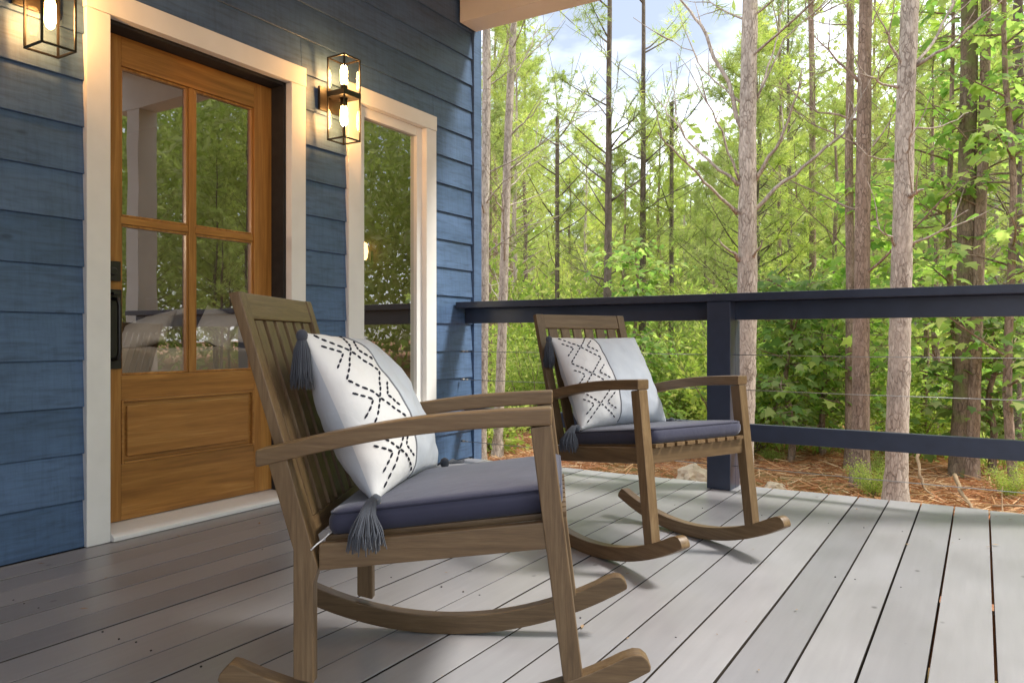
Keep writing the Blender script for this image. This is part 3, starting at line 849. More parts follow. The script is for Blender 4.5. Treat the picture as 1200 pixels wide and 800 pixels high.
def leaf_mesh(name, pos, dirs, size, tv, tf, rs, rnd=None, spin=None):
    """copies of a leaf template (tv: x along, y across, z up)"""
    n = len(pos); tv = np.asarray(tv, float); tf = np.asarray(tf, int)
    Fr = orient(n, np.asarray(dirs, float), rs.uniform(0, 6.283, n) if spin is None else spin)
    size = np.asarray(size, float).reshape(n, 1, 1)
    V = np.asarray(pos, float)[:, None, :] + np.einsum('kj,njc->nkc', tv, Fr) * size
    Fs = (np.arange(n)[:, None, None] * len(tv) + tf[None]).reshape(-1, tf.shape[1])
    if rnd is None: rnd = rs.uniform(0, 1, n)
    return fast_mesh(name, V.reshape(-1, 3), Fs, False, np.repeat(rnd, len(tf)))

NEEDLE = ([(0, -.035, 0), (0, .035, 0), (1, 0, -.12)], [(0, 1, 2)])
LEAF = ([(0, 0, 0), (.45, -.24, .07), (1, 0, -.06), (.45, .24, .07)], [(0, 1, 2, 3)])
MAPLE_V = [(0, 0, 0), (.10, -.42, .02), (.36, -.30, .04), (.50, -.52, -.04), (.62, -.22, .05), (1.0, 0, -.08), (.62, .22, .05), (.50, .52, -.04), (.36, .30, .04), (.10, .42, .02)]
MAPLE = (MAPLE_V, [tuple(range(10))])

def tuft_needles(rs, tips, dirs, per, length):
    n = len(tips); T = np.repeat(tips, per, 0); D = np.repeat(dirs, per, 0)
    j = rs.normal(0, 1, T.shape); dd = D * .55 + j / np.linalg.norm(j, axis=1, keepdims=True) * .85
    T = T - D / np.linalg.norm(D, axis=1, keepdims=True) * rs.uniform(0, .14, (n * per, 1))
    tr = np.repeat(rs.uniform(0, 1, n), per) * .65 + rs.uniform(0, .35, n * per)
    return T, dd, rs.uniform(.7, 1.15, n * per) * length, tr

def limb(mb, p0, d, L, r0, rr, droop=.0, n=6, rise=.25, sides=6):
    pts = [Vector(p0)]; d = Vector(d).normalized()
    for k in range(n):
        d = (d + Vector((rr.uniform(-.12, .12), rr.uniform(-.12, .12), rr.uniform(-.10, .12) + rise / n - droop / n))).normalized()
        pts.append(pts[-1] + d * (L / n))
    mb.tube(pts, [max(.003, r0 * (1 - .85 * k / n)) for k in range(n + 1)], sides, False)
    return pts

def pine_variant(seed, h, crown0, spread, tufts, lean=.02, r0=.10, bare=10):
    rr = random.Random(seed); rs = np.random.RandomState(seed)
    mb = MB(); pts = []; rad = []; x = y = 0
    for k in range(19):
        t = k / 18; x += rr.uniform(-.5, .5) * lean * 3; y += rr.uniform(-.5, .5) * lean * 3
        pts.append((x, y, -.2 + t * h)); rad.append(r0 * (1 - .86 * t) * (1.25 if k == 0 else 1))
    mb.tube(pts, rad, 9, False)
    def on(z):
        t = min(max((z + .2) / h, 0), .999) * 18; i = int(t); f = t - i
        return Vector(pts[i]).lerp(Vector(pts[i + 1]), f), rad[i]
    tips = []; dirs = []
    for k in range(bare):                       # dead lower limbs
        z = rr.uniform(1.2, crown0 + 1.5); p, r = on(z); a = rr.uniform(0, 6.283)
        q = limb(mb, p, (math.cos(a), math.sin(a), rr.uniform(.1, .8)), rr.uniform(.5, 1.7), r * .28, rr, 0, 5, .3, 5)
        if rr.random() < .6:
            limb(mb, q[3], (math.cos(a + .8), math.sin(a + .8), .5), rr.uniform(.3, .8), .008, rr, 0, 4, .2, 4)
    nb = 46
    for k in range(nb):
        t = (k + rr.random()) / nb; z = crown0 + (h - crown0 - .3) * t; p, r = on(z); a = rr.uniform(0, 6.283)
        L = spread * (1 - t) ** .7 * rr.uniform(.6, 1.15) + .35
        q = limb(mb, p, (math.cos(a), math.sin(a), .25 + .5 * t), L, max(.008, r * .3), rr, .1, 6, .5, 5)
        m = max(3, int(tufts / nb * rr.uniform(.6, 1.4)))
        for _ in range(m):
            u = rr.uniform(.30, 1.0) ** .7; i = min(int(u * 6), 5); b = q[i].lerp(q[i + 1], u * 6 - i)
            d0 = (q[i + 1] - q[i]).normalized(); s = Vector((rr.gauss(0, 1), rr.gauss(0, 1), rr.gauss(.35, .6))).normalized()
            off = s * rr.uniform(.02, .45) * (1.1 - .4 * u)
            e = b + off
            if off.length > .2: mb.tube([b, e], [.004, .002], 3, False)
            tips.append(e); dirs.append(d0 * .4 + s)
    T, D, S, rn = tuft_needles(rs, np.array(tips), np.array(dirs), 15, .19)
    crown = leaf_mesh('pine_crown', T, D, S, *NEEDLE, rs, rn)
    tr = mb.build('pine_trunk', M['bark_d'], None, 0, smooth=True); tm = tr.data; bpy.data.objects.remove(tr)
    crown.materials.append(M['needle'])
    return tm, crown

PINES = [pine_variant(s, h, c, sp, tf) for s, h, c, sp, tf in (
    (11, 9.0, 2.2, 1.9, 900), (12, 11.0, 2.6, 2.2, 1050), (13, 13.0, 3.6, 2.4, 1150), (14, 8.0, 1.2, 1.9, 950), (15, 14.0, 5.0, 2.3, 1000))]

def put_pine(u, Z, var, scale, rot, label, group, bark=None):
    p = place(u, Z, 0); p.z = gz(p.x, p.y)
    t = thing('pine_tree', label, 'tree', p, rot, group); t.scale = (scale, scale, scale)
    tm, cm = PINES[var]
    o = link_mesh('trunk', tm, None, t)
    if bark is not None:
        o.material_slots[0].link = 'OBJECT'; o.material_slots[0].material = M[bark]
    link_mesh('crown', cm, None, t)
    return t

fr = random.Random(77)
GRP = 'slender pines of the wood beyond the railing'
LBL_MID = 'slender pine with airy yellow-green crown standing in the wood beyond the railing'
LBL_R = 'slender pine standing to the right of the porch, beyond the photo edge'
spots = []
tries = 0
def ok(u, Z, dmin):
    p = place(u, Z, 0)
    return all((p - q).length > dmin for q in spots)
for band, cnt in (((11.5, 17), 9), ((17, 26), 15), ((26, 40), 20)):
    k = 0; tries = 0
    while k < cnt and tries < 600:
        tries += 1
        Z = fr.uniform(*band); u = fr.uniform(555, 1230)
        if not ok(u, Z, 1.25): continue
        spots.append(place(u, Z, 0)); k += 1
        if 628 < u < 850:                    # younger, lower trees leave the sky open in the middle
            top = CAM_H + (CY - fr.uniform(110, 250)) * Z / F_PX
        else:
            top = CAM_H + (CY - fr.uniform(-160, 130)) * Z / F_PX
        hh = min(max(top - GZ, 3.5), 17)
        var = min(range(5), key=lambda i: abs((9, 11, 13, 8, 14)[i] - hh) + fr.uniform(0, 3))
        put_pine(u, Z, var, hh / (9, 11, 13, 8, 14)[var], fr.uniform(0, 6.28), LBL_MID, GRP, fr.choice(['bark_m', 'bark_m', 'bark_d', 'bark_l']))
for k in range(34):                          # seen only in the door and window glass
    x, y = fr.uniform(8, 24), fr.uniform(2.5, 24)
    if x < .12 * y + 2.5: x += 4
    t = thing('pine_tree', LBL_R, 'tree', (x, y, gz(x, y)), fr.uniform(0, 6.28), 'pines to the right of the porch')
    v = k % 5; s = fr.uniform(.6, .85); t.scale = (s, s, s)
    link_mesh('trunk', PINES[v][0], None, t); link_mesh('crown', PINES[v][1], None, t)

# ---- the big trunks one can single out, each with its own bark and limbs
def big_tree(path, w0, w1, Z, bark, label, limbs=(), tufts=0, crown_z=6.5, seed=0, top=9.5, randlimbs=8, name='pine_tree', lz=(1.2, 7)):
    """path: (u, v) points of the stem centre, upper to lower; w px widths top/bottom"""
    rr = random.Random(seed); rs = np.random.RandomState(seed + 1)
    P = [place(u, Z, v=v) for u, v in path]           # real points on the stem
    P = sorted(P, key=lambda p: p.z)
    b = P[0] + (P[0] - P[1]).normalized() * .01; 
    lowd = (P[0] - P[1]); lowd = lowd / abs(lowd.z)
    zg = gz(P[0].x, P[0].y) - .15
    if P[0].z > zg: P.insert(0, P[0] + lowd * (P[0].z - zg))
    upd = (P[-1] - P[-2]); upd = upd / abs(upd.z)
    if top > P[-1].z: P.append(P[-1] + upd * (top - P[-1].z))
    base = P[0].copy(); base.z = gz(base.x, base.y)
    t = thing(name, label, 'tree', base)
    zs = [p.z for p in P]
    def on(z):
        z = min(max(z, zs[0]), zs[-1])
        for i in range(len(P) - 1):
            if z <= zs[i + 1]: return P[i].lerp(P[i + 1], (z - zs[i]) / max(1e-6, zs[i + 1] - zs[i]))
        return P[-1]
    zlo, zhi = CAM_H - (560 - CY) * Z / F_PX, CAM_H + CY * Z / F_PX
    def rad(z):
        k = (z - zlo) / (zhi - zlo); r = .5 * Z / F_PX * (w1 + (w0 - w1) * k)
        if z > zhi: r *= max(.15, 1 - (z - zhi) / max(.1, top - zhi) * .8)
        fl = max(0, 1 - (z - zs[0] - .15) / .45)
        return r * (1 + .35 * fl * fl)
    n = 22; V = []; Fq = []; rows = 0; z = zs[0]
    while z < zs[-1]:
        c = on(z); r = rad(z)
        c = c + Vector((noise.noise(Vector((z * .5, seed, 0))), noise.noise(Vector((z * .5, seed, 9))), 0)) * .025
        for k in range(n):
            a = 2 * math.pi * k / n; q = Vector((math.cos(a) * 3.2, math.sin(a) * 3.2, z * 2.4 + seed * 13))
            rr_ = r * (1 + .075 * noise.noise(q) + .10 * max(0, noise.noise(q * 3.1)) + .04 * noise.noise(q * 7))
            V.append((c.x + math.cos(a) * rr_ - base.x, c.y + math.sin(a) * rr_ - base.y, z - base.z))
        rows += 1; z += .035 if z < zhi + .3 else .3
    for i in range(rows - 1):
        for k in range(n): Fq.append((i*n+k, i*n+(k+1) % n, (i+1)*n+(k+1) % n, (i+1)*n+k))
    link_mesh('trunk', fast_mesh('big_trunk', V, Fq, True), M[bark], t)
    mb = MB(); tips = []; dirs = []
    for L in limbs:                                     # limbs the photo shows
        pix, r0 = L[0], L[1]; dz = L[2] if len(L) > 2 else rr.uniform(-.7, .7)
        m = len(pix); raw = []
        for i, (u, v) in enumerate(pix): raw.append(place(u, Z + dz * i / (m - 1), v=v))
        # smooth and roughen
        pts = []
        for i in range(m - 1):
            for s in range(4):
                p = raw[i].lerp(raw[i + 1], s / 4)
                if i + s > 0: p += Vector((rr.uniform(-1, 1), rr.uniform(-1, 1), rr.uniform(-1, 1))) * .018
                pts.append(p)
        pts.append(raw[-1])
        k = len(pts) - 1
        lm = MB(); lm.tube([p - base for p in pts], [max(.0035, r0 * (1 - .75 * i / k) * (1.5 if i == 0 else 1)) for i in range(k + 1)], 7, True)
        lm.build('limb', M[bark], t, 0, smooth=True)
        if len(pix) > 2:
            for i in range(4, k, 2):
                if rr.random() < .7:
                    d = (pts[i] - pts[i - 1]).normalized() + Vector((rr.uniform(-.8, .8), rr.uniform(-.8, .8), rr.uniform(-.2, .9)))
                    limb(mb, pts[i] - base, d, rr.uniform(.2, .75), .008, rr, 0, 5, .1, 4)
    for k in range(randlimbs):
        z = rr.uniform(*lz); p = on(z); a = rr.uniform(0, 6.283); r = rad(z)
        q = limb(mb, p - base, (math.cos(a), math.sin(a), rr.uniform(.2, .9)), rr.uniform(.6, 2.2), r * .20, rr, 0, 6, .3, 5)
        for i in (2, 3, 4, 5):
            if rr.random() < .7: limb(mb, q[i], (math.cos(a + rr.uniform(-1, 1)), math.sin(a + rr.uniform(-1, 1)), rr.uniform(-.1, .9)), rr.uniform(.25, .8), .007, rr, 0, 4, .1, 4)
        if randlimbs <= 6:
            mb.build('bare_limb', M[bark], t, 0, smooth=True); mb = MB()
        if tufts and z > crown_z - 2:
            for i in range(2, 7): tips.append(q[i]); dirs.append(q[i] - q[i - 1])
    if mb.v: mb.build('bare_limbs', M[bark], t, 0, smooth=True)
    if tufts:
        lb = MB()
        for k in range(max(8, tufts // 22)):
            z = rr.uniform(crown_z, top - .2); p = on(z) - base; a = rr.uniform(0, 6.283)
            q = limb(lb, p, (math.cos(a), math.sin(a), .5), rr.uniform(.7, 1.9), .018, rr, 0, 6, .4, 5)
            for _ in range(22):
                i = rr.randint(2, 5); b = q[i].lerp(q[i + 1], rr.random()); s = Vector((rr.gauss(0, 1), rr.gauss(0, 1), rr.gauss(.3, .6))).normalized()
                tips.append(b + s * rr.uniform(.02, .4)); dirs.append(s)
        T, D, S, rn = tuft_needles(rs, np.array([tuple(x) for x in tips]), np.array([tuple(x) for x in dirs]), 14, .17)
        me = leaf_mesh('big_crown', T, D, S, *NEEDLE, rs, rn); link_mesh('crown', me, M['needle'], t)
        lb.build('crown_limbs', M[bark], t, 0, smooth=True)
    return t

big_tree([(879, 0), (877, 200), (875, 345), (870, 570)], 17, 25, 7.6, 'bark_l', 'pale barked pine trunk with bare forking limbs right behind the railing post', [
    ([(868, 213), (850, 165), (830, 120), (815, 75)], .014, -.3), ([(871, 152), (845, 80), (820, 30), (797, 0), (780, -20)], .024, .3),
    ([(866, 217), (820, 182), (790, 140), (765, 110)], .017, .4), ([(864, 250), (825, 212), (785, 172), (770, 155)], .017, -.6),
    ([(883, 213), (910, 175), (927, 130), (940, 95)], .021, -.5), ([(880, 250), (910, 222), (950, 190), (990, 155), (1012, 112), (1007, 85)], .022, -.3),
    ([(884, 120), (900, 80), (912, 40), (917, 0)], .014, .4), ([(884, 118), (920, 45), (950, 18), (985, 8)], .010, -.3),
    ([(866, 305), (842, 280)], .020, -.2), ([(882, 305), (893, 283)], .020, -.3), ([(868, 120), (830, 90), (810, 60), (770, 40)], .010, .5)],
    420, 5.6, 3, 10.5, 5, lz=(3.2, 6.0))
big_tree([(1067, 0), (1060, 200), (1055, 340), (1050, 586)], 19, 25, 6.9, 'bark_l', 'pale grey pine trunk with a sawn branch stub at the right, nearest the deck', [
    ([(1054, 102), (1030, 95), (1006, 86)], .014, -.3), ([(1053, 292), (1040, 275), (1020, 265)], .014, -.2), ([(1070, 80), (1100, 38), (1115, 5), (1125, -25)], .016, .3),
    ([(1071, 78), (1125, 45), (1165, 5)], .017, -.3), ([(1057, 82), (1044, 48), (1035, 38)], .016, -.2), ([(1052, 190), (1015, 181), (1030, 160)], .009, -.2),
    ([(1066, 288), (1100, 271), (1135, 246)], .013, -.4), ([(1062, 231), (1070, 228), (1082, 222)], .034, -.25), ([(1066, 152), (1105, 146), (1135, 132)], .010, .2), ([(1060, 190), (1068, 160), (1072, 132)], .012, -.5)],
    300, 5.6, 3, 10.0, 6, lz=(3.3, 5.5))
big_tree([(1014, 0), (1011, 250), (1010, 340), (1008, 570)], 14, 20, 8.4, 'bark_m', 'reddish brown pine trunk between the two pale trunks, its foot in pine straw', [
    ([(1006, 95), (970, 60), (945, 35)], .016, .4), ([(1010, 140), (960, 130), (905, 100)], .014, .6), ([(1017, 35), (1035, 0)], .012), ([(1005, 170), (960, 150), (920, 120)], .011, .8)], 260, 4.6, 6, 10.5, 7)
big_tree([(1137, 0), (1132, 300), (1126, 570)], 17, 21, 8.8, 'bark_g', 'dark mossy trunk at the right among broad green leaves', [], 0, 6, 5, 9.5, 8)
big_tree([(1146, 330), (1142, 450), (1138, 566)], 10, 15, 8.7, 'bark_m', 'thinner grey brown trunk touching the mossy trunk at the right', [], 0, 6, 2, 5.5, 9)
big_tree([(996, 330), (996, 470), (995, 552)], 8, 11, 9.4, 'bark_m', 'thin grey trunk just left of the reddish brown pine trunk', [], 0, 6, 4, 7.5, 10)
big_tree([(714, 60), (713, 250), (712, 345), (712, 520)], 5, 12, 13.5, 'bark_d', 'dark pine stem with bare up-swept limbs, left one of the two central stems', [
    ([(712, 215), (680, 190), (655, 165)], .018, .5), ([(715, 175), (735, 150), (750, 130)], .018, -.5), ([(716, 235), (745, 215), (770, 190)], .020, .4), ([(711, 330), (690, 320), (668, 312)], .018, .3),
    ([(711, 250), (690, 215), (675, 205)], .014), ([(714, 140), (690, 110), (665, 95)], .012)], 180, 3.6, 10, 7.4, 11, lz=(1.0, 5.0))
big_tree([(754, 0), (754, 150), (753, 320), (752, 520)], 4, 10, 14.5, 'bark_d', 'dark grey pine stem, right one of the two central stems, reaching the blue sky', [
    ([(756, 190), (785, 165), (800, 150)], .018, .5), ([(751, 300), (725, 305), (700, 310)], .026, -.5), ([(756, 245), (790, 225), (830, 205)], .016, .6), ([(752, 160), (735, 140), (715, 128)], .014)], 170, 4.2, 10, 8.2, 12, lz=(1.0, 6.0))
big_tree([(601, 30), (594, 200), (590, 340), (583, 535)], 8, 12, 10.0, 'bark_l', 'pale leaning pine trunk left of the far chair, near the corner of the house', [
    ([(601, 95), (620, 60), (632, 25)], .014, .4), ([(597, 160), (618, 140), (635, 118)], .013, -.3), ([(594, 240), (615, 235), (650, 222)], .012, .4), ([(590, 250), (575, 225), (570, 215)], .012)], 200, 4.6, 7, 9.5, 13)
big_tree([(571, 20), (569, 200), (567, 340), (564, 535)], 9, 12, 9.6, 'bark_l', 'pinkish pine trunk right beside the blue corner board of the house', [([(571, 95), (590, 60), (600, 45)], .013), ([(569, 240), (585, 220), (600, 205)], .012)], 160, 4.4, 5, 9.0, 14)
big_tree([(653, 210), (653, 345), (652, 510)], 4, 6, 15, 'bark_d', 'thin dark stem between the leaning pale trunk and the central stems', [], 110, 2.6, 7, 5.2, 15)
big_tree([(787, 190), (787, 345), (786, 500)], 4, 6, 15.5, 'bark_d', 'thin dark stem between the central stems and the railing post', [], 110, 3.0, 8, 5.6, 16)
big_tree([(951, 0), (952, 200), (953, 500)], 6, 9, 14, 'bark_m', 'slim brown stem midway between the railing post and the reddish trunk', [], 220, 3.6, 8, 9.5, 17)
big_tree([(1192, 250), (1191, 400), (1190, 520)], 10, 12, 11, 'bark_d', 'dark trunk at the far right edge of the picture', [], 0, 5, 3, 6.5, 18)

# ---- broadleaf saplings with layered maple leaves
def maple(u, Z, h, spread, nb, label, seed, zmin=1.2, size=.13, lean=(0, 0), leaves=26, grp=None):
    rr = random.Random(seed); rs = np.random.RandomState(seed)
    p = place(u, Z, 0); p.z = gz(p.x, p.y); t = thing('maple_tree', label, 'tree', p, 0, grp)
    mb = MB(); pts = []; 
    for k in range(13):
        q = k / 12; pts.append(Vector((lean[0] * q * h + .12 * noise.noise(Vector((q * 3, seed, 0))), lean[1] * q * h + .12 * noise.noise(Vector((q * 3, seed, 5))), -.1 + q * h)))
    mb.tube(pts, [.045 * (1 - .8 * k / 12) + .006 for k in range(13)], 8, False)
    pos = []; dr = []; sp = []
    for k in range(nb):
        z = zmin + (h - zmin) * (k + rr.random()) / nb; q = min(max((z + .1) / h, 0), .99) * 12; i = int(q); b = pts[i].lerp(pts[min(i + 1, 12)], q - i)
        a = rr.uniform(0, 6.283); L = spread * rr.uniform(.5, 1.1) * (1 - .35 * k / nb)
        br = limb(mb, b, (math.cos(a), math.sin(a), rr.uniform(.1, .5)), L, .014, rr, .35, 7, .0, 5)
        for i in range(1, 8):
            for _ in range(leaves // 7 + 1):
                s = Vector((rr.gauss(0, 1), rr.gauss(0, 1), rr.gauss(0, .30)));  s *= rr.uniform(.06, .34) / max(.3, s.length)
                e = br[i] + s; pos.append(e); dv = Vector((s.x, s.y, -.25 * s.length - .05)); dr.append(dv if dv.length > 1e-4 else Vector((1, 0, -.2))); sp.append(rr.gauss(0, .45))
            limb(mb, br[i], (rr.gauss(0, 1), rr.gauss(0, 1), .15), rr.uniform(.15, .35), .004, rr, 0, 3, 0, 3)
    n = len(pos)
    me = leaf_mesh('maple_leaves', np.array([tuple(x) for x in pos]), np.array([tuple(x) for x in dr]), rs.uniform(.40, 1.25, n) * size, *MAPLE, rs, None, np.array(sp))
    mb.build('trunk', M['bark_m'], t, 0, smooth=True); link_mesh('crown', me, M['leaf'], t)
maple(1190, 8.0, 6.6, 1.5, 44, 'leafy maple filling the upper right corner of the picture', 31, .9, .15, (-.02, 0))
maple(1115, 9.2, 6.4, 1.5, 40, 'leafy maple behind the pale grey trunk at the right', 32, .9, .15)
maple(1010, 9.6, 3.6, 1.0, 20, 'young maple with bright leaves climbing beside the reddish trunk', 33, .6, .15)
maple(1085, 10.5, 3.4, 1.3, 24, 'low spreading maple between the pale grey and mossy trunks', 34, .3, .14)
maple(925, 9.8, 2.3, 1.0, 26, 'bushy maple sapling with fresh green leaves right of the railing post', 35, .25, .14, (0, 0), 30)
maple(965, 10.3, 2.4, 1.0, 24, 'bushy maple sapling behind the lower rail, beside the slim brown stem', 36, .25, .14, (0, 0), 30)
maple(745, 11.2, 2.9, .8, 22, 'small green sapling whose top shows just over the railing cap at the centre', 37, .3, .13, (0, 0), 28)
maple(1165, 9.0, 1.9, 1.0, 20, 'low leafy maple at the right under the steel cables', 38, .2, .14)

# ---- shrubs
def shrub_variant(seed, h, w, n):
    rr = random.Random(seed); rs = np.random.RandomState(seed); mb = MB(); pos = []; dr = []
    for k in range(16):
        a = rr.uniform(0, 6.283); e = rr.uniform(.5, 1.5)
        L = h * rr.uniform(.6, 1.05)
        q = limb(mb, (rr.uniform(-.12, .12), rr.uniform(-.12, .12), -.05), (math.cos(a) * w / h, math.sin(a) * w / h, e), L, .013, rr, .2, 7, 0, 4)
        for _ in range(n // 16):
            i = rr.randint(1, 6); b = q[i].lerp(q[i + 1], rr.random()); s = Vector((rr.gauss(0, 1), rr.gauss(0, 1), rr.gauss(0, .8))) * .13
            pos.append(b + s); dr.append(s + Vector((0, 0, .05)))
    P = np.array([tuple(x) for x in pos]); D = np.array([tuple(x) for x in dr])
    me = leaf_mesh('shrub_leaves', P, D, rs.uniform(.05, .13, len(P)), *LEAF, rs); me.materials.append(M['shrub'])
    o = mb.build('shrub_stems', M['bark_m'], None, 0, smooth=True); sm = o.data; bpy.data.objects.remove(o)
    return sm, me
SHR = [shrub_variant(s, h, w, n) for s, h, w, n in ((51, 1.6, 1.0, 2600), (52, 2.2, 1.1, 3200), (53, 1.2, 1.1, 2200), (54, 2.8, 1.2, 3600))]
SL = 'yellow-green leafy shrub in the undergrowth beyond the railing'
sspots = []
for k in range(200):
    if len(sspots) >= 62: break
    Z = fr.uniform(10.2, 19) if len(sspots) < 40 else fr.uniform(15, 30); u = fr.uniform(548, 1235)
    if Z < 12 and 640 < u < 830: Z += 2
    p = place(u, Z, 0)
    if any((p - q).length < .75 for q in sspots): continue
    sspots.append(p); p.z = gz(p.x, p.y); v = fr.randrange(4); s = fr.uniform(.75, 1.2) * (1 if Z < 15 else 1.35)
    t = thing('shrub', SL, 'shrub', p, fr.uniform(0, 6.28), 'shrubs of the undergrowth beyond the railing'); t.scale = (s, s, s * fr.uniform(.85, 1.15))
    link_mesh('stems', SHR[v][0], None, t); link_mesh('foliage', SHR[v][1], None, t)
gl = random.Random(21); k = 0; gsp = []
while k < 6:
    Z = gl.uniform(7.3, 10.5); u = gl.uniform(560, 1230); p = place(u, Z, 0)
    if p.y < 4.9 or any((p - q).length < .35 for q in gsp): continue
    gsp.append(p); p.z = gz(p.x, p.y); s_ = gl.uniform(.12, .26); k += 1
    t = thing('seedling', 'small green seedling growing in the pine straw near the deck', 'seedling', p, gl.uniform(0, 6.28), 'seedlings in the pine straw'); t.scale = (s_, s_, s_ * gl.uniform(.8, 1.2))
    v = gl.randrange(4); link_mesh('stems', SHR[v][0], None, t); link_mesh('foliage', SHR[v][1], None, t)
# ---- far wood: one mass
rs = np.random.RandomState(9); pos = []; 
for k in range(1100):
    Z = rs.uniform(34, 75); az = R(rs.uniform(-62, 100)); u = 600 + F_PX * math.tan(min(az + YAW, 1.2)); p = Vector((Z * math.sin(az), Z * math.cos(az), 0))
    mid = 620 < u < 860
    h = (CAM_H + (CY - (rs.uniform(190, 330) if mid else rs.uniform(-150, 150) if az > .1 else rs.uniform(20, 300))) * Z / F_PX) - GZ
    m = int(300 + 40 * rs.rand()); w = rs.uniform(1.5, 3.2)
    q = rs.normal(0, 1, (m, 3)) * np.array([w * .55, w * .55, h * .24]); q[:, 2] = np.abs(q[:, 2] + h * .5)
    pos.append(q + np.array([p.x, p.y, GZ]))
pos = np.concatenate(pos); n = len(pos)
me = leaf_mesh('far_woods', pos, rs.normal(0, 1, (n, 3)), rs.uniform(.25, .75, n), *LEAF, rs)
tag(link_mesh('far_woods', me, M['far']), kind='stuff')
# ---- pine straw, weeds
n = 42000; Zs = rs.uniform(5.0, 17, n) ** 1.0; us = rs.uniform(530, 1260, n)
X = (us - 600) / F_PX * Zs; px = X * CO - Zs * SI; py = X * SI + Zs * CO
keep = py > 4.35; px, py = px[keep], py[keep]; n = len(px)
pz = np.array([gz(a, b) for a, b in zip(px, py)]) + rs.uniform(.0, .03, n)
th = rs.uniform(0, 6.283, n)
me = leaf_mesh('pine_straw', np.stack([px, py, pz], 1), np.stack([np.cos(th), np.sin(th), rs.normal(0, .18, n)], 1), rs.uniform(.07, .24, n), [(0, -.03, 0), (0, .03, 0), (1, .02, .03), (1, -.02, .03)], [(0, 1, 2, 3)], rs)
tag(link_mesh('pine_straw', me, M['straw']), kind='stuff')
n = 16000; Zs = rs.uniform(6.5, 20, n); us = rs.uniform(530, 1260, n); X = (us - 600) / F_PX * Zs; px = X * CO - Zs * SI; py = X * SI + Zs * CO
keep = np.array([noise.noise(Vector((a * .45, b * .45, 2.2))) + (.35 if b > 11 else -2) > .08 and b > 4.6 for a, b in zip(px, py)]); px, py = px[keep], py[keep]; n = len(px)
pz = np.array([gz(a, b) for a, b in zip(px, py)])
dv = np.stack([rs.normal(0, .45, n), rs.normal(0, .45, n), np.full(n, 1.0)], 1)
me = leaf_mesh('weeds', np.stack([px, py, pz], 1), dv, rs.uniform(.10, .36, n), [(0, -.04, 0), (0, .04, 0), (.6, .05, .05), (1, 0, .2)], [(0, 1, 2, 3)], rs)
tag(link_mesh('weeds', me, M['shrub']), kind='stuff')
dl = np.random.RandomState(5); n = 90
dx, dy = dl.uniform(-2.9, .9, n), dl.uniform(.6, 4.25, n); th = dl.uniform(0, 6.283, n)
me = leaf_mesh('deck_leaf_bits', np.stack([dx, dy, np.full(n, .004)], 1), np.stack([np.cos(th), np.sin(th), dl.uniform(.0, .12, n)], 1), dl.uniform(.006, .034, n) , [(0, -.08, 0), (.5, -.2, .04), (1, 0, .02), (.5, .2, .04)], [(0, 1, 2, 3)], dl, None, np.zeros(n))
tag(link_mesh('leaf_bits', me, M['stick']), kind='stuff')
# ---- stones and sticks
def stone(u, Z, s, label, seed, flat=.6):
    p = place(u, Z, 0); p.z = gz(p.x, p.y) + s * .15
    bm = bmesh.new(); bmesh.ops.create_icosphere(bm, subdivisions=3, radius=s)
    for v in bm.verts:
        d = 1 + .35 * noise.noise(v.co * (1.6 / s) + Vector((seed, 0, 0))) + .12 * noise.noise(v.co * (5 / s)); v.co *= d; v.co.z *= flat
    me = bpy.data.meshes.new('stone'); bm.to_mesh(me); bm.free()
    tag(link_mesh('stone', me, M['rock']), label, 'stone').location = p
stone(812, 8.6, .19, 'large pale stone on the pine straw under the far chair', 1, .75)
stone(908, 8.2, .11, 'small pale stone right of the railing post foot', 2)
stone(1025, 7.3, .07, 'tiny pale stone beside the foot of the pale grey trunk', 3)
stone(940, 7.9, .06, 'flat pale stone at the deck edge right of the far chair', 4, .4)
def stick(pts, r, label, seed):
    rr = random.Random(seed); P = [place(u, Z, z) for u, Z, z in pts]
    for p in P: p.z += gz(p.x, p.y)
    base = P[0].copy(); mb = MB(); q = []
    for i in range(len(P) - 1):
        for s in range(4): q.append(P[i].lerp(P[i + 1], s / 4) - base + Vector((rr.uniform(-1, 1), rr.uniform(-1, 1), rr.uniform(0, 1))) * .012)
    q.append(P[-1] - base); k = len(q) - 1
    mb.tube(q, [r * (1 - .6 * i / k) for i in range(k + 1)], 7)
    for i in (3, 5, 7):
        if i < k: limb(mb, q[i], (rr.gauss(0, 1), rr.gauss(0, 1), .4), .25, r * .4, rr, 0, 4, 0, 5)
    o = mb.build('fallen_branch', M['stick'], None, 0, smooth=True); o.location = base; tag(o, label, 'branch')
stick([(1120, 7.6, .25), (1128, 7.2, .12), (1140, 6.9, .06), (1165, 6.8, .05)], .022, 'forked pale branch on the ground below the mossy trunk', 1)
stick([(1075, 7.9, .42), (1078, 7.7, .22), (1085, 7.6, .10), (1096, 7.5, .06)], .018, 'curved pale dry branch right of the pale grey trunk', 2)
stick([(1150, 6.7, .06), (1185, 6.6, .08), (1230, 6.5, .05)], .022, 'grey fallen branch along the deck edge at the far right', 3)
stick([(1165, 7.1, .05), (1195, 6.9, .1), (1225, 6.9, .06)], .016, 'thin fallen twig behind the grey branch at the far right', 4)
stick([(800, 8.9, .04), (845, 8.6, .08), (875, 8.5, .05)], .02, 'fallen branch on pine straw behind the far chair', 5)
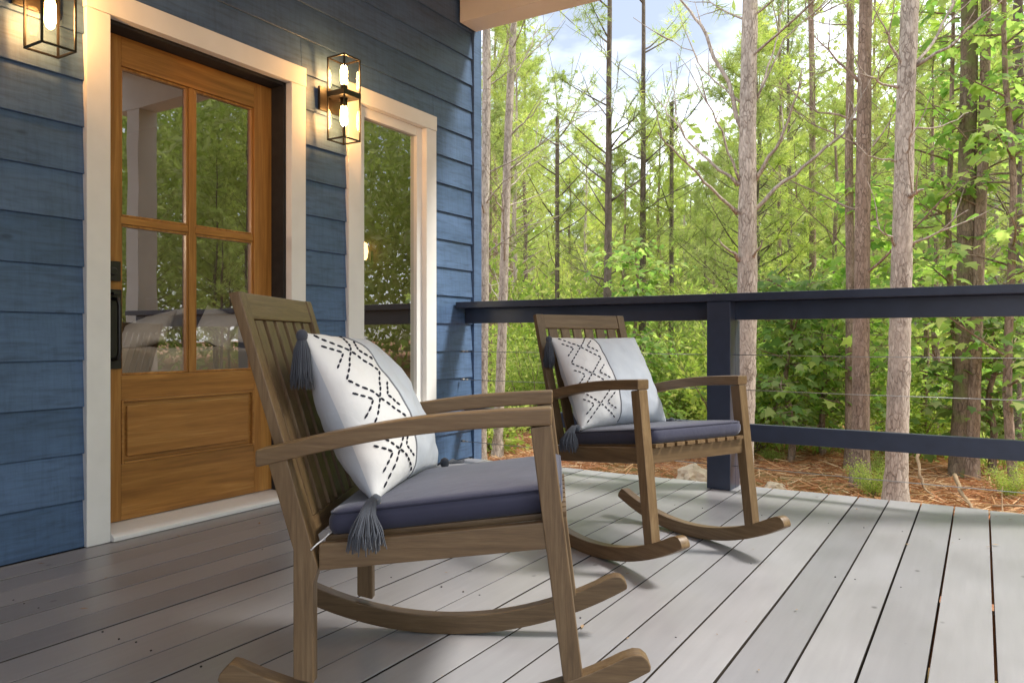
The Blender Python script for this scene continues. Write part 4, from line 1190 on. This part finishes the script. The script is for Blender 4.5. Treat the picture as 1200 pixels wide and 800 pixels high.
# ---- neighbour's house far in the wood
hp = place(1110, 26, 0); hp.z = gz(hp.x, hp.y)
nh = thing('neighbour_house', 'small tan house glimpsed between trunks at the right', 'house', hp, R(-35))
mb = MB(); mb.box(-3.2, 3.2, -2.2, 2.2, -.4, 2.1); mb.build('wall', M['tan'], nh, .01)
mb = MB(); mb.prism([(-2.6, 2.1), (2.6, 2.1), (0, 3.6)], -3.5, 3.5, 'x'); mb.build('roof', M['roofing'], nh, .01)
for xw in (-1.7, 0.2, 1.9):
    mb = MB(); mb.box(xw - .5, xw + .5, -2.26, -2.203, .6, 1.7); w_ = mb.build('window', M['white'], nh, .005)
    mb = MB(); mb.box(xw - .42, xw + .42, -2.28, -2.262, .68, 1.62); mb.build('pane', M['black'], w_, .002)

# ================================================================== LIGHT, SKY, CAMERA
AZ, EL = R(62), R(52)                       # azimuth from +Y towards +X
w = bpy.data.worlds.new('World'); sc.world = w; w.use_nodes = True
nt = w.node_tree; bg = nt.nodes['Background']
sky = nt.nodes.new('ShaderNodeTexSky'); sky.sky_type = 'NISHITA'; sky.sun_disc = False
sky.sun_elevation = EL; sky.sun_rotation = AZ; sky.air_density = 1.0; sky.dust_density = 1.5; sky.ozone_density = 1.0
tc = nt.nodes.new('ShaderNodeTexCoord'); mp = nt.nodes.new('ShaderNodeMapping'); mp.inputs['Scale'].default_value = (1, 1, 2.2)
nt.links.new(tc.outputs['Generated'], mp.inputs[0])
cn = nt.nodes.new('ShaderNodeTexNoise'); cn.inputs['Scale'].default_value = 2.1; cn.inputs['Detail'].default_value = 6; cn.inputs['Roughness'].default_value = .55
nt.links.new(mp.outputs[0], cn.inputs['Vector'])
cr = nt.nodes.new('ShaderNodeValToRGB'); cr.color_ramp.elements[0].position = .40; cr.color_ramp.elements[1].position = .58
cr.color_ramp.elements[0].color = (.20, .20, .20, 1); cr.color_ramp.elements[1].color = (1, 1, 1, 1)
nt.links.new(cn.outputs[0], cr.inputs[0])
mx = nt.nodes.new('ShaderNodeMix'); mx.data_type = 'RGBA'; mx.inputs[7].default_value = (16.0, 16.8, 18.2, 1)      # thin bright summer cloud veil
nt.links.new(cr.outputs[0], mx.inputs[0]); nt.links.new(sky.outputs[0], mx.inputs[6])
nt.links.new(mx.outputs[2], bg.inputs[0]); bg.inputs[1].default_value = .15
ld = bpy.data.lights.new('sun', 'SUN'); ld.energy = 5.0; ld.angle = R(10); ld.color = (1.0, .96, .90)
lo = bpy.data.objects.new('sun', ld); COL.objects.link(lo)
S = Vector((math.sin(AZ) * math.cos(EL), math.cos(AZ) * math.cos(EL), math.sin(EL)))
lo.rotation_euler = S.to_track_quat('Z', 'Y').to_euler(); lo.location = S * 60

cd = bpy.data.cameras.new('camera'); cam = bpy.data.objects.new('camera', cd); COL.objects.link(cam)
cd.sensor_fit = 'HORIZONTAL'; cd.sensor_width = 36.0; cd.lens = F_PX / 1200 * 36.0
cd.shift_y = -(400 - CY) / 1200.0
cd.clip_start = .05; cd.clip_end = 2000
cam.location = (0, 0, CAM_H); cam.rotation_euler = (R(90), 0, YAW)
sc.camera = cam
sc.view_settings.view_transform = 'Standard'; sc.view_settings.look = 'None'; sc.view_settings.exposure = 0; sc.view_settings.gamma = 1
sc.render.engine = 'CYCLES'
cy = sc.cycles; cy.use_denoising = True; cy.max_bounces = 8; cy.diffuse_bounces = 4; cy.glossy_bounces = 4; cy.transmission_bounces = 6; cy.transparent_max_bounces = 16
cy.sample_clamp_indirect = 6.0; cy.caustics_reflective = False; cy.caustics_refractive = False
